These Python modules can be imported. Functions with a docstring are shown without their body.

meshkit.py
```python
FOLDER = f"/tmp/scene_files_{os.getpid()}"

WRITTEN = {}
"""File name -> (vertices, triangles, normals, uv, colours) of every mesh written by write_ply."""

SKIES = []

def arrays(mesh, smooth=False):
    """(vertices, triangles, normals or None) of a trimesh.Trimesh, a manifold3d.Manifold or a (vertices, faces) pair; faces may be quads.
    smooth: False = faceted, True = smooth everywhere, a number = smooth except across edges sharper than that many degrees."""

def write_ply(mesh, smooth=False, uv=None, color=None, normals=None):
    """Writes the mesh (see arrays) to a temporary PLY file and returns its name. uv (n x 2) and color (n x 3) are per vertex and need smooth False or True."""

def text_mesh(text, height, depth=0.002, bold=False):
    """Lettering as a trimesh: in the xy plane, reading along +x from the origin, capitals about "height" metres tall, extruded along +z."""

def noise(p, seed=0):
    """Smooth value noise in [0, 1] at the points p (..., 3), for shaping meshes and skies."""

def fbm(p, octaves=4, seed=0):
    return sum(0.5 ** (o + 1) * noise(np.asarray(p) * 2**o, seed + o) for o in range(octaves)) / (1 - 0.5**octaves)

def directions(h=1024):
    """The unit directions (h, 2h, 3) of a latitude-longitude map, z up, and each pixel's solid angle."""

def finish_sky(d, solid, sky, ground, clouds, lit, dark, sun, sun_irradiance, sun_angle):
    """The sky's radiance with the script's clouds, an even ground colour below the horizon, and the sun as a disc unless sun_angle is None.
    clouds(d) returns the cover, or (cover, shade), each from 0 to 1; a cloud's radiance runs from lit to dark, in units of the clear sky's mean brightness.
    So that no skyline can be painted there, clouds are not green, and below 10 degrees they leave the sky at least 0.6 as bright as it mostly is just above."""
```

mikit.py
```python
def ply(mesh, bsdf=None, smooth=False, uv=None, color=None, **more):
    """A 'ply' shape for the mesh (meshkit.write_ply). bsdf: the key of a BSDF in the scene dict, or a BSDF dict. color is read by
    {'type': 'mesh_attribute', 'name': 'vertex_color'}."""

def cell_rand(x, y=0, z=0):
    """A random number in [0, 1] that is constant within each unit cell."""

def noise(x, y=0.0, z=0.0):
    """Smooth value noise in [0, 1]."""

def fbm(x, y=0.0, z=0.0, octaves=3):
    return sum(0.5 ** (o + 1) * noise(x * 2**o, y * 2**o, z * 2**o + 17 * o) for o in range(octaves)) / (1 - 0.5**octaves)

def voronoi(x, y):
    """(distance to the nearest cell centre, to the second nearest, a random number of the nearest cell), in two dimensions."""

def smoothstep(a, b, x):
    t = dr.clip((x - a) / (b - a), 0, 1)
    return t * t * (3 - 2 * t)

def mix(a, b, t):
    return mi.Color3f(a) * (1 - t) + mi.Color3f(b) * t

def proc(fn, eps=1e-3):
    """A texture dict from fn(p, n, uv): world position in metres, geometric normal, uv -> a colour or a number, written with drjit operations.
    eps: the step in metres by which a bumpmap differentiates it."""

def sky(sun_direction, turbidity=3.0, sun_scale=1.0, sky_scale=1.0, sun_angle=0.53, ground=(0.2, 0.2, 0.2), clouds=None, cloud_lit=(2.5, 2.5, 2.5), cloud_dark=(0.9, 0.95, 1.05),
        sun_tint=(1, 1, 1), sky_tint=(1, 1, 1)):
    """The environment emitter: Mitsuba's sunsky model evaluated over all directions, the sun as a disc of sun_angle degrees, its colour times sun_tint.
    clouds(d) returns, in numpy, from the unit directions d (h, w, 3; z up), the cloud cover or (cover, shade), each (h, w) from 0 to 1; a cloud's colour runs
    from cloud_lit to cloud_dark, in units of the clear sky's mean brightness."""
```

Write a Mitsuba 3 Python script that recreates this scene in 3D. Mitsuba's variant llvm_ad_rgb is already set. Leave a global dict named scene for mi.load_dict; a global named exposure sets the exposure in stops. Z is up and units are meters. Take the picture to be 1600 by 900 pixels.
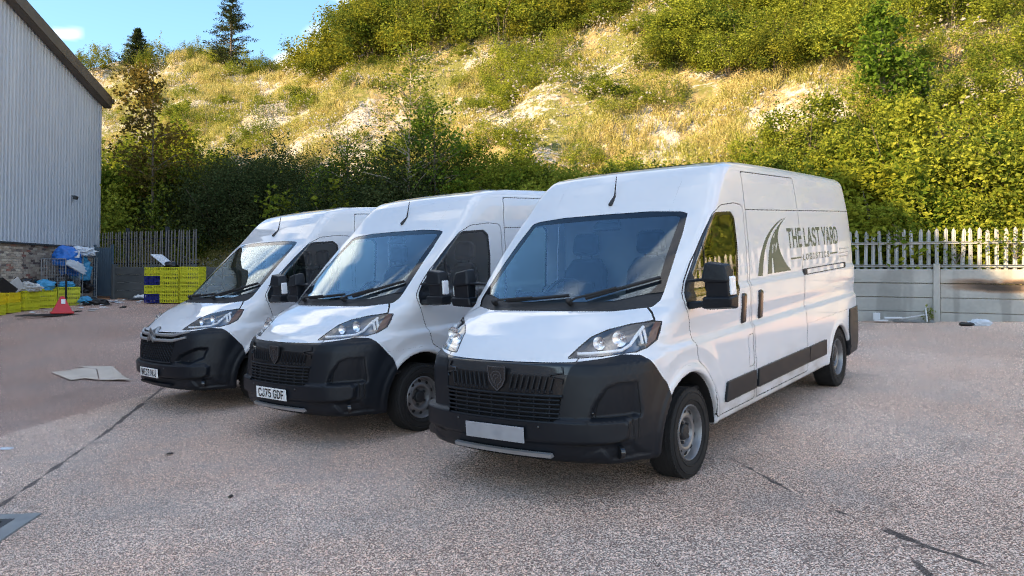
import math, numpy as np, trimesh, mitsuba as mi, drjit as dr, mikit, meshkit, shapely, manifold3d
from shapely.geometry import Polygon, LineString
from mikit import proc, noise, fbm, voronoi, cell_rand, smoothstep, mix
T4 = mi.ScalarTransform4f
scene, labels = {'type': 'scene'}, {}
exposure = 3.45

# ------------------------------------------------------------------ camera
CAM_H, PITCH, ROLL, FPX = 1.8139, 0.01378, 0.00747, 1224.8
_f = np.array([0, math.cos(PITCH), math.sin(PITCH)])
_u0 = np.array([0, -math.sin(PITCH), math.cos(PITCH)])
_u = _u0 * math.cos(ROLL) - np.array([1, 0, 0]) * math.sin(ROLL)
_o = np.array([0, 0, CAM_H])
scene['camera'] = {'type': 'perspective', 'fov': 2 * math.degrees(math.atan(800 / FPX)), 'fov_axis': 'x', 'near_clip': 0.05, 'far_clip': 3000.0,
                   'principal_point_offset_y': (450 - 412.3) / 900,
                   'to_world': T4().look_at(origin=_o.tolist(), target=(_o + _f).tolist(), up=_u.tolist())}

# ------------------------------------------------------------------ sky and sun (low evening sun from behind the warehouse on the left)
SUN_AZ = np.array([-0.872, -0.489]); SUN_EL = math.radians(24)
SUN = [SUN_AZ[0] * math.cos(SUN_EL), SUN_AZ[1] * math.cos(SUN_EL), math.sin(SUN_EL)]
def clouds(d):
    z = np.maximum(d[..., 2], 0.03)
    p = np.stack([d[..., 0] / (z + .15) * 1.3, d[..., 1] / (z + .15) * 1.3, z * 0], -1)
    q = p @ np.array([[.8, .6, 0], [-.6, .8, 0], [0, 0, 1]])
    w = meshkit.fbm(q * np.array([1.6, 3.6, 1]) + 7.3 + 1.2 * meshkit.fbm(q * 1.5, 3, 5)[..., None], 4, 11)
    big = meshkit.fbm(q * 1.1 + 5.2, 3, 4)
    c = np.clip((w - .455) / .16, 0, 1) * np.clip((big - .33) / .14, 0, 1)
    return c * .85, np.clip((.62 - w) * 1.5, 0, 1) * .4
scene['sky'] = mikit.sky(SUN, turbidity=3, sun_scale=.90, sky_scale=1.0, sun_tint=(1.0, .93, .78), sky_tint=(.84, .99, 1.12), clouds=clouds, cloud_lit=(3.6, 3.4, 3.1), cloud_dark=(1.1, 1.1, 1.15), ground=(.2, .19, .17))

# ------------------------------------------------------------------ helpers
def mat(name, d):
    scene[name] = d
    return name
def rgb(*c):
    return {'type': 'rgb', 'value': list(c)}
def pr(name, color, rough=.5, two=True, **kw):
    b = {'type': 'principled', 'base_color': color if isinstance(color, dict) else rgb(*color), 'roughness': rough if isinstance(rough, dict) else float(rough), **kw}
    return mat(name, {'type': 'twosided', 'bsdf': b} if two else b)
def bumped(name, color, rough, fn, scale, eps=2e-3, **kw):
    return mat(name, {'type': 'twosided', 'bsdf': {'type': 'bumpmap', 'arbitrary': proc(fn, eps), 'scale': float(scale),
               'bsdf': {'type': 'principled', 'base_color': color if isinstance(color, dict) else rgb(*color), 'roughness': float(rough), **kw}}})
def P(V, F, bsdf, smooth=False, normals=None, color=None):
    if normals is not None:
        path = meshkit.write_ply((np.asarray(V, float), np.asarray(F, int)), False, None, color, normals=normals)
        return {'type': 'ply', 'filename': path, 'face_normals': False, 'bsdf': {'type': 'ref', 'id': bsdf}}
    return mikit.ply((np.asarray(V, float), np.asarray(F, int)), bsdf, smooth, color=color)
def PM(mesh, bsdf, smooth=False, color=None):
    return P(mesh.vertices, mesh.faces, bsdf, smooth, color=color)
_count = {}
def newkey(name):
    n = _count.get(name, 0); _count[name] = n + 1
    k = name if n == 0 else f'{name}_{n:03d}'
    return k
def tag(key, label=None, cat=None, group=None, kind=None):
    d = {}
    if label: d['label'] = label
    if cat: d['category'] = cat
    if group: d['group'] = group
    if kind: d['kind'] = kind
    labels[key] = d
def cat(*ms):
    return trimesh.util.concatenate([m for m in ms if m is not None])
def box(sx, sy, sz, c=(0, 0, 0), R=None, bev=0):
    if bev:
        pts = np.array([[a * (sx / 2 - (bev if i != 0 else 0)), b * (sy / 2 - (bev if i != 1 else 0)), e * (sz / 2 - (bev if i != 2 else 0))] for a in (-1, 1) for b in (-1, 1) for e in (-1, 1) for i in range(3)])
        m = trimesh.convex.convex_hull(pts)
    else:
        m = trimesh.creation.box((sx, sy, sz))
    if R is not None: m.apply_transform(R)
    m.apply_translation(c)
    return m
def tube(pts, r, sides=8, closed=False):
    p = np.asarray(pts, float); n = len(p)
    r = np.broadcast_to(r, (n,))
    t = np.gradient(p, axis=0) if not closed else np.roll(p, -1, 0) - np.roll(p, 1, 0)
    t /= np.linalg.norm(t, axis=1, keepdims=True) + 1e-12
    a = np.zeros_like(t); ref = np.array([0, 0, 1.]) if abs(t[0, 2]) < .9 else np.array([1., 0, 0])
    for i in range(n):
        v = np.cross(t[i], ref); v /= np.linalg.norm(v) + 1e-12; a[i] = v; ref = np.cross(v, t[i])
    b = np.cross(t, a); ang = np.arange(sides) * 2 * np.pi / sides
    V = p[:, None] + r[:, None, None] * (np.cos(ang)[None, :, None] * a[:, None] + np.sin(ang)[None, :, None] * b[:, None])
    V = V.reshape(-1, 3); F = []
    for i in range(n if closed else n - 1):
        j = (i + 1) % n
        for k in range(sides):
            l = (k + 1) % sides
            F += [[i * sides + k, j * sides + k, j * sides + l], [i * sides + k, j * sides + l, i * sides + l]]
    if not closed:
        V = np.vstack([V, p[0], p[-1]]); c0 = len(V) - 2
        F += [[c0, (k + 1) % sides, k] for k in range(sides)] + [[c0 + 1, (n - 1) * sides + k, (n - 1) * sides + (k + 1) % sides] for k in range(sides)]
    m = trimesh.Trimesh(V, np.array(F), process=False); m.fix_normals(); return m
def rot(deg, axis, pt=None):
    return trimesh.transformations.rotation_matrix(math.radians(deg), axis, pt)
def hull_spheres(pts, r, sub=2):
    s = trimesh.creation.icosphere(sub, 1.0).vertices
    r = np.broadcast_to(r, (len(pts),))
    return trimesh.convex.convex_hull(np.vstack([np.asarray(p) + s * q for p, q in zip(pts, r)]))

# ------------------------------------------------------------------ ground heights (the yard slopes up to the right and to the back)
def sstep(a, b, x):
    t = np.clip((x - a) / (b - a), 0, 1); return t * t * (3 - 2 * t)
def gz(x, y):
    x, y = np.asarray(x, float), np.asarray(y, float)
    return .0594 * np.clip(x, -40, 18) + .03504 * np.clip(y, -40, 40) + .72 * sstep(13, 28, -.5 * x + .86 * y) * sstep(60, 40, np.abs(x))
def frame(px, py, yaw):
    N = np.array([-.0594, -.03504, 1.]); N /= np.linalg.norm(N)
    f = np.array([math.cos(yaw), math.sin(yaw), 0]); f -= N * (f @ N); f /= np.linalg.norm(f)
    l = np.cross(N, f); M = np.eye(4)
    M[:3, 0], M[:3, 1], M[:3, 2], M[:3, 3] = -f, l, N, (px, py, float(gz(px, py)))
    return M
# ------------------------------------------------------------------ the yard: one sheet of coarse, worn tarmac
FN, FT = np.array([.503, .864]), np.array([-.864, .503])     # across and along the boundary fence
def st(s, t): return FN[0] * s + FT[0] * t, FN[1] * s + FT[1] * t
def crackline(p, pts, w):
    d = mi.Float(9)
    for (ax, ay), (bx, by) in zip(pts[:-1], pts[1:]):
        vx, vy = bx - ax, by - ay
        t = dr.clip(((p.x - ax) * vx + (p.y - ay) * vy) / (vx * vx + vy * vy), 0, 1)
        d = dr.minimum(d, dr.sqrt(dr.square(p.x - ax - vx * t) + dr.square(p.y - ay - vy * t)))
    return d
def tarmac_col(p, n, uv):
    a, b, r = voronoi(p.x * 118 + .4 * noise(p.x * 40, p.y * 40), p.y * 118)
    stone = mix((.085, .072, .066), (.70, .635, .585), r * (.25 + .75 * r)) 
    pink = cell_rand(dr.floor(p.x * 118 + .5), dr.floor(p.y * 118 + .5), 7)
    stone = dr.select(pink > .72, stone * mi.Color3f(1.10, .91, .84), stone)
    c = mix(stone, (.085, .079, .075), smoothstep(.05, .24, a - b + .22) * .72)
    big = fbm(p.x * .55 + 3, p.y * .55, 0., 4)
    c = c * (.92 + .50 * big) * mi.Color3f(1.40, 1.225, 1.115)
    c = c * mix((1.0, .95, .90), (1, 1, .98), smoothstep(.35, .6, fbm(p.x * .9, p.y * .9 + 9)))
    worn = smoothstep(.56, .72, fbm(p.x * 1.7 + 11, p.y * 1.7, 2., 4))
    c = mix(c, c * .62 + mi.Color3f(.10, .097, .092), worn * .55)
    # oil drips and tyre scuffs of their own
    oil = smoothstep(.66, .80, fbm(p.x * 1.1 + 31, p.y * 1.1 + 5, 1., 4))
    c = c * (1 - .16 * oil)
    # the older, browner surface left of the tar joint
    side = (p.x + 5.10) * 5.25 - (p.y - 11.41) * 1.11
    old = smoothstep(.25, -.25, side + .5 * (noise(p.x * 3, p.y * 3) - .5))
    c = mix(c, c * mi.Color3f(.72, .685, .70), old)
    wob = .05 * (noise(p.x * 4, p.y * 4) - .5) + .015 * (noise(p.x * 22, p.y * 22) - .5)
    d1 = crackline(p, [(-3.55, 4.1), (-3.99, 6.16), (-4.44, 8.55), (-5.10, 11.41), (-5.6, 13.5)], 0) + wob
    c = mix(c, (.030, .030, .033), smoothstep(.032, .012, d1) * .8)
    d2 = crackline(p, [(1.79, 6.44), (1.96, 5.56), (2.12, 5.05), (2.36, 4.44), (2.58, 4.05), (2.75, 3.6)], 0) + wob * 1.2
    d3 = crackline(p, [(2.36, 4.44), (2.26, 4.47), (2.20, 4.30), (2.17, 4.10)], 0) + wob
    m = smoothstep(.016, .004, dr.minimum(d2, d3)) * smoothstep(.12, .45, noise(p.x * 5, p.y * 5 + 3))
    return mix(c, (.028, .027, .027), m * .85)
def tarmac_h(p, n, uv):
    a, b, r = voronoi(p.x * 118, p.y * 118)
    return (1 - dr.square(a)) * (.5 + .5 * r) + .4 * noise(p.x * 30, p.y * 30)
bumped('tarmac', proc(tarmac_col), .85, tarmac_h, .0032, eps=1.5e-3, specular=.35)
def axis(lo, hi, fine_lo, fine_hi, h):
    return np.unique(np.concatenate([np.arange(fine_lo, fine_hi + h, h), np.geomspace(h, hi - fine_hi, 26) + fine_hi, fine_lo - np.geomspace(h, fine_lo - lo, 26)]))
def sheet(X, Y, Z):
    n, m = X.shape; V = np.stack([X, Y, Z], -1).reshape(-1, 3); i = (np.arange(n - 1)[:, None] * m + np.arange(m - 1)).ravel()
    return V, np.vstack([np.stack([i, i + m, i + m + 1], 1), np.stack([i, i + m + 1, i + 1], 1)])
X, Y = np.meshgrid(axis(-600, 600, -20, 20, .4), axis(-600, 600, -10, 34, .4), indexing='ij')
Zg = gz(X, Y) + .012 * (meshkit.fbm(np.stack([X * .5, Y * .5, X * 0], -1), 3, 2) - .5)
scene['yard'] = P(*sheet(X, Y, Zg - np.where(X * FN[0] + Y * FN[1] > 17.6, 1.2, 0)), 'tarmac', True); tag('yard', kind='structure')

# ------------------------------------------------------------------ the chalk hill behind the fence
PS, PZ = [10, 16.9, 17.6, 19, 21, 24, 27, 30, 33, 35, 37.5, 60, 200], [.5, .9, 1.2, 1.7, 3.0, 6.2, 9.3, 12.2, 15.0, 16.3, 16.9, 17.5, 24]

def hill(s, t):
    s, t = np.asarray(s, float), np.asarray(t, float)
    z = sum(np.interp(s + o, PS, PZ) for o in (-.6, -.3, 0, .3, .6)) / 5
    on = sstep(17.4, 21, s); q = np.stack([s, t, s * 0], -1)
    z = z + on * ((meshkit.fbm(q * .16, 3, 3) - .5) * 3.0 + (meshkit.fbm(q * np.array([.75, .42, 1]), 3, 8) - .5) * 1.1)
    return z + (0.4 * (np.clip(t - 26, 0, 27) / 22.6) ** 1.6 - 2.2 * np.exp(-((t - 36.5) / 6.5) ** 2)) * sstep(26, 35, s)
def hillz(x, y): return hill(x * FN[0] + y * FN[1], x * FT[0] + y * FT[1])
sg = np.concatenate([np.arange(16.95, 37, .14), np.geomspace(37.2, 190, 26)]); tg = np.concatenate([-np.geomspace(150, 14.4, 18), np.arange(-14, 56, .16), np.geomspace(56.3, 190, 18)])
Sg, Tg = np.meshgrid(sg, tg, indexing='ij'); Hz = hill(Sg, Tg)
qq = np.stack([Sg, Tg, Hz], -1); on = sstep(18, 20.5, Sg)
led = meshkit.fbm(qq * np.array([1.6, .9, 1.6]), 4, 21); Hz = Hz + on * (.30 * np.abs(led - .5) * 2 + .14 * (meshkit.fbm(qq * 5., 3, 5) - .5))
Xh, Yh = st(Sg, Tg)
def hill_col(p, n, uv):
    s = p.x * float(FN[0]) + p.y * float(FN[1]); t = p.x * float(FT[0]) + p.y * float(FT[1])
    w = fbm(s * 1.1, t * .5, p.z * .9, 3) * .36 + fbm(s * 3.6, t * 1.9, p.z * 2., 3) * .36 + fbm(s * 13., t * 8., p.z * 6., 3) * .28
    chalk = smoothstep(.445, .545, w + .16 * (noise(t * .16, s * .22) - .55))
    straw = mix((.21, .165, .07), (.40, .325, .18), fbm(p.x * 9, p.y * 9, p.z * 9))
    green = mix(straw, (.16, .165, .045), smoothstep(.42, .58, fbm(s * .5 + 9, t * .5, 0., 3) * .6 + .4 * fbm(s * 5, t * 4, 0., 2)))
    white = mix((.33, .305, .28), (.62, .605, .58), fbm(p.x * 8, p.y * 8, p.z * 8, 4))
    white = white * (.72 + .28 * noise(p.x * 30, p.y * 30, p.z * 30))
    return mix(green, white, chalk)
bumped('chalk_hill', proc(hill_col), .95, lambda p, n, uv: fbm(p.x * 7, p.y * 7, p.z * 7, 3) + .4 * noise(p.x * 30, p.y * 30, p.z * 30), .16, eps=6e-3)
scene['hill'] = P(*sheet(Xh, Yh, Hz), 'chalk_hill', True); tag('hill', kind='structure')

# ------------------------------------------------------------------ the warehouse on the left: ribbed cladding above brick, gable end towards the yard
WX, Y1, YR, Y0, ZC, ZE, RK = -15.0, 28.35, 6.4, -13.2, 2.69, 8.15, .352
def rake(y): return ZE + RK * np.minimum(Y1 - y, (Y1 - YR) - (YR - y))
bumped('cladding_grey', proc(lambda p, n, uv: mix((.39, .435, .50), (.47, .515, .575), fbm(p.y * 1.2, p.z * .35, 2., 4)) * (.94 + .06 * noise(p.y * 14, p.z * .8))), .42, lambda p, n, uv: noise(p.y * 2.5, p.z * .6), .003)
pr('verge_brown', proc(lambda p, n, uv: mix((.075, .062, .05), (.11, .093, .075), fbm(p.y * 2, p.z * 2))), .55)
pr('roof_grey', (.22, .225, .23), .6); pr('steel_dark', (.045, .05, .055), .6)
k = newkey('warehouse'); tag(k, 'grey ribbed metal warehouse gable above a brick base', 'warehouse')
RIB = [(0, 0), (.055, 0), (.075, .019), (.115, .019), (.135, 0), (.17, 0)]
def sheet_mesh(ya, yb):
    ys, xs = [], []; y = ya
    while y < yb - 1e-6:
        for a, b in RIB[:-1]: ys.append(y + a); xs.append(b)
        y += .17
    ys.append(yb); xs.append(0); ys = np.minimum(np.array(ys), yb); n = len(ys)
    lo = np.stack([WX + np.array(xs), ys, np.full(n, ZC)], 1); hi = np.stack([WX + np.array(xs), ys, rake(ys) - .03], 1)
    V = np.vstack([lo, hi]); i = np.arange(n - 1)
    return V, np.vstack([np.stack([i, i + 1, i + 1 + n], 1), np.stack([i, i + 1 + n, i + n], 1)])
nb = int((Y1 - Y0) / 1.02)
for j in range(nb):
    yb = Y1 - 1.02 * j - .003; ya = yb - 1.017
    scene[f'{k}__cladding_sheet' + (f'_{j:03d}' if j else '')] = P(*sheet_mesh(ya, yb), 'cladding_grey')
yb_end = Y1 - 1.02 * nb
def brick_col(p, n, uv):
    row = dr.floor(p.z / .075); u = p.y / .225 + .5 * (row - 2 * dr.floor(row / 2)); a = cell_rand(dr.floor(u), row, 3)
    fu, fv = u - dr.floor(u), p.z / .075 - row
    mort = 1 - smoothstep(.0, .035, dr.minimum(fu, 1 - fu)) * smoothstep(.0, .10, dr.minimum(fv, 1 - fv))
    b = mix((.22, .175, .145), (.48, .41, .33), a); b = dr.select(a > .86, mi.Color3f(.10, .075, .07), b); b = dr.select(cell_rand(dr.floor(u), row, 9) > .9, mi.Color3f(.24, .11, .085), b)
    return mix(b * (.75 + .5 * fbm(p.y * 12, p.z * 12)), (.27, .25, .22), mort)
def brick_h(p, n, uv):
    row = dr.floor(p.z / .075); u = p.y / .225 + .5 * (row - 2 * dr.floor(row / 2)); fu, fv = u - dr.floor(u), p.z / .075 - row
    return smoothstep(.0, .05, dr.minimum(fu, 1 - fu)) * smoothstep(.0, .14, dr.minimum(fv, 1 - fv)) + .3 * noise(p.y * 60, p.z * 60)
bumped('brickwork', proc(brick_col), .9, brick_h, .008, eps=3e-3)
pr('mortar', (.25, .235, .21), .95)
for i_, c_ in enumerate(((.44, .37, .30), (.36, .30, .245), (.25, .20, .165), (.52, .46, .38), (.32, .17, .13), (.17, .14, .125))):
    pr(f'brick_{"abcdef"[i_]}', proc((lambda c: lambda p, n, uv: mi.Color3f(*c) * (.7 + .6 * fbm(p.y * 14, p.z * 14, p.x * 14, 3)))(c_)), .9)
scene[f'{k}__brick_base'] = PM(box(.25, Y1 - Y0 - .1, 4.2, (WX - .19, (Y1 + Y0) / 2, ZC - 2.14)), 'brickwork')
# the bricks beside the roll cages and crates, one by one
rg = np.random.default_rng(5); nbk = 0
BR = [[box(.02, .215, .065, bev=.004)] for _ in range(1)][0][0]
brick_ply = {q: PM(BR, f'brick_{q}') for q in 'abcdef'}
for row in range(23):
    z = ZC - .10 - .075 * row
    for j in range(13):
        y = 21.2 + .225 * j + (.1125 if row % 2 else 0)
        if z < gz(-14.5, y) + .45 or nbk >= 290: continue
        q = 'abcdef'[rg.choice(6, p=[.3, .25, .14, .17, .06, .08])]
        scene[f'{k}__brick' + (f'_{nbk:03d}' if nbk else '')] = {**brick_ply[q], 'to_world': T4().translate([WX - .064 + rg.uniform(-.002, .002), y, z])}; nbk += 1
rl = 60.0
def roofslab(ya, za, yb, zb_):
    V = np.array([[WX + .32, ya, za], [WX + .32, yb, zb_], [WX - rl, yb, zb_], [WX - rl, ya, za]]); V = np.vstack([V, V - [0, 0, .12]])
    return trimesh.convex.convex_hull(V)
scene[f'{k}__roof'] = PM(cat(roofslab(Y1 + .25, ZE - .05, YR, float(rake(YR)) + .04), roofslab(Y0 - .25, ZE - .05, YR, float(rake(YR)) + .04)), 'roof_grey')
vf = []
for ya, yb in ((Y1 + .22, YR), (Y0 - .22, YR)):
    for x0_, dz0, dz1 in ((WX + .30, -.30, .09),):
        a, b = np.array([x0_, ya, ZE - .06]), np.array([x0_, yb, float(rake(YR)) + .03])
        vf.append(trimesh.convex.convex_hull(np.array([p + [dx, 0, dz] for p in (a, b) for dx in (0, .035) for dz in (dz0, dz1)])))
        vf.append(trimesh.convex.convex_hull(np.array([p + [dx, 0, dz] for p in (a, b) for dx in (-.24, 0) for dz in (dz0 - .02, dz0)])))
scene[f'{k}__verge'] = PM(cat(*vf), 'verge_brown')
scene[f'{k}__eaves_gutter'] = PM(box(rl, .18, .16, (WX - rl / 2 + .36, Y1 + .30, ZE - .10), bev=.02), 'verge_brown')
scene[f'{k}__wall'] = PM(cat(box(rl, .1, ZE - .3, (WX - rl / 2 - .05, Y1 - .06, ZE / 2 - .15)), box(rl, .1, ZE + 1, (WX - rl / 2, Y0 + .05, ZE / 2 - .6)), box(.1, Y1 - Y0, ZE, (WX - rl + 1, (Y1 + Y0) / 2, ZE / 2))), 'cladding_grey')
scene[f'{k}__drip_flashing'] = PM(box(.17, Y1 - Y0, .05, (WX - .03, (Y1 + Y0) / 2, ZC - .028)), 'steel_dark')
scene[f'{k}__corner_trim'] = PM(cat(box(.05, .10, ZE - ZC - .1, (WX + .03, Y1 + .02, (ZE + ZC) / 2 - .05))), 'cladding_grey')
k = newkey('security_light'); tag(k, 'small grey light fixed to the metal wall near its far corner', 'lamp')
scene[k] = PM(cat(box(.10, .16, .12, (WX + .16, 26.6, 4.32), rot(25, [0, 1, 0]), bev=.01), box(.14, .03, .03, (WX + .07, 26.6, 4.38))), 'steel_dark')

# ------------------------------------------------------------------ boundary: concrete panel wall with a palisade fence above
def conc(p, n, uv):
    s = p.x * float(FT[0]) + p.y * float(FT[1])
    c = mix((.34, .34, .315), (.50, .49, .45), fbm(s * 1.3, p.z * 2.4, 1., 4))
    c = c * (.90 + .10 * noise(s * 26, p.z * 26)) 
    run = smoothstep(.52, .72, fbm(s * 5, p.z * .7, 4., 3)); c = c * (1 - .25 * run)
    # soot and rust from an old fire against the boards right of the post
    q = (s + .45) / 1.05
    soot = smoothstep(.55, .15, dr.abs(p.z - (1.66 + .05 * noise(s * 3))) / .30) * smoothstep(1.35, .2, dr.abs(q + .25)) * smoothstep(.2, .6, fbm(s * 3, p.z * 4, 0., 3) + .25)
    return mix(mix(c, (.24, .135, .07), smoothstep(.0, .5, soot) * .75), (.03, .028, .027), smoothstep(.35, .95, soot) * .85)
bumped('concrete', proc(conc), .9, lambda p, n, uv: fbm(p.x * 14, p.y * 14, p.z * 14, 3), .006)
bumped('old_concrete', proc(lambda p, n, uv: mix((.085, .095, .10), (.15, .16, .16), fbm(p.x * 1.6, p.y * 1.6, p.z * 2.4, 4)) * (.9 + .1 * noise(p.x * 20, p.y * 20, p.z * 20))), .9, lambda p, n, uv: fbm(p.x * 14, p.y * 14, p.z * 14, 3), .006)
bumped('galvanised', proc(lambda p, n, uv: mix((.33, .34, .34), (.52, .53, .53), fbm(p.x * 9, p.y * 9, p.z * 4, 3))), .5, lambda p, n, uv: noise(p.x * 30, p.y * 30, p.z * 30), .001, metallic=.1)
pr('fence_dark', (.035, .042, .05), .6)
DIRW = np.array([FT[0], FT[1], 0]); NW = np.array([FN[0], FN[1], 0]); RW = np.eye(4); RW[:3, 0], RW[:3, 1], RW[:3, 2] = DIRW, NW, (0, 0, 1)
def on_fence(m, s, t, z):
    m = m.copy(); m.apply_transform(RW); x, y = st(s, t); m.apply_translation([x, y, z]); return m
PT = .515   # t of the visible post
rg = np.random.default_rng(8)
def wall(t0, t1, mt, lab, pitch=2.06):
    k = newkey('concrete_wall'); tag(k, lab, 'wall'); nb = npst = 0
    ts = np.arange(t0, t1 + .01, pitch)
    for t in ts:
        g = .88
        scene[f'{k}__post' + (f'_{npst:03d}' if npst else '')] = PM(on_fence(box(.11, .16, 1.40, bev=.008), 16.78, t, 1.38), mt); npst += 1
    for a in ts[:-1]:
        for r in range(4):
            zc = 1.985 - .14 - .272 * r; h = .262
            m = box(pitch - .118, .055 + (.018 if r == 0 else 0), h, bev=.006)
            scene[f'{k}__board' + (f'_{nb:03d}' if nb else '')] = PM(on_fence(m, 16.80 - (.009 if r == 0 else 0) + rg.uniform(-.006, .006), a + pitch / 2, zc), mt); nb += 1
wall(PT - 3 * 2.06, PT + 2 * 2.06, 'concrete', 'pale concrete board wall behind the nearest van, sooty on one board')
wall(4.755, 25.94, 'old_concrete', 'shaded concrete board wall beside the blue corrugated gate', 2.1175)
def pale_mesh(h, w=.068):
    prof = [(-w / 2, .012), (-w * .30, .0), (-w * .16, .016), (0, .022), (w * .16, .016), (w * .30, .0), (w / 2, .012)]
    top = [.0, .05, .045, .075, .045, .05, .0]; n = 7; V = []
    for d in (0, .003):
        for (x, y), q in zip(prof, top):
            V += [(x, -y - d, 0), (x, -y - d, h - .09 + q)]
    V = np.array(V); F = []
    for lay in (0, 14):
        for i in range(n - 1):
            a = lay + 2 * i; F += [[a, a + 2, a + 3], [a, a + 3, a + 1]]
    return trimesh.Trimesh(V, F, process=False)
def palisade(t0, t1, h, mt, rail_z, lab, posts, zb=1.93):
    k = newkey('palisade_fence'); tag(k, lab, 'fence')
    d = P(*(lambda m: (m.vertices, m.faces))(pale_mesh(h)), mt); n = 0
    for t in np.arange(t0, t1, .155 if mt == 'pale_grey' else .139):
        x, y = st(17.02, t); M = RW.copy(); M[:3, 3] = (x, y, zb + rg.uniform(-.02, .02)); M = M @ rot(rg.normal(0, 1.1), [0, 1, 0])
        scene[f'{k}__pale' + (f'_{n:03d}' if n else '')] = {**d, 'to_world': T4(M)}; n += 1
    for i, z in enumerate(rail_z):
        m = cat(box(t1 - t0 + .1, .045, .006), box(t1 - t0 + .1, .006, .045, (0, .02, -.02)))
        scene[f'{k}__rail' + (f'_{i:03d}' if i else '')] = PM(on_fence(m, 16.955 if mt == 'galvanised' else 17.06, (t0 + t1) / 2, z), mt if mt == 'galvanised' else 'fence_dark')
    for i, t in enumerate(posts):
        scene[f'{k}__post' + (f'_{i:03d}' if i else '')] = PM(on_fence(cat(box(.10, .006, h + .9), box(.006, .10, h + .9, (0, .05, 0)), box(.10, .006, h + .9, (0, .10, 0))), 17.08, t, zb + h / 2 - .35), 'galvanised' if mt == 'galvanised' else 'fence_dark')
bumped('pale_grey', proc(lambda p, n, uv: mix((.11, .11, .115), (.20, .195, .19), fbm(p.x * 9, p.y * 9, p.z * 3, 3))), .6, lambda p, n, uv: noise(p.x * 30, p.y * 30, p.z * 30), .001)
palisade(-5.6, 4.6, .84, 'galvanised', (2.50, 2.06), 'bright galvanised palisade fence with green branches through it', (-3.4, 2.7))
palisade(21.9, 27.1, 1.33, 'pale_grey', (2.98, 2.12), 'tall grey palisade fence in the shade above a dark wall', (23.55, 25.72))
bumped('gate_blue', proc(lambda p, n, uv: mix((.05, .085, .125), (.08, .125, .17), fbm(p.x * 6, p.y * 6, p.z * 1.5, 3))), .5, lambda p, n, uv: noise(p.x * 20, p.y * 20, p.z * 20), .001)
k = newkey('corrugated_gate'); tag(k, 'blue corrugated metal gate beside the warehouse corner', 'gate')
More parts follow.
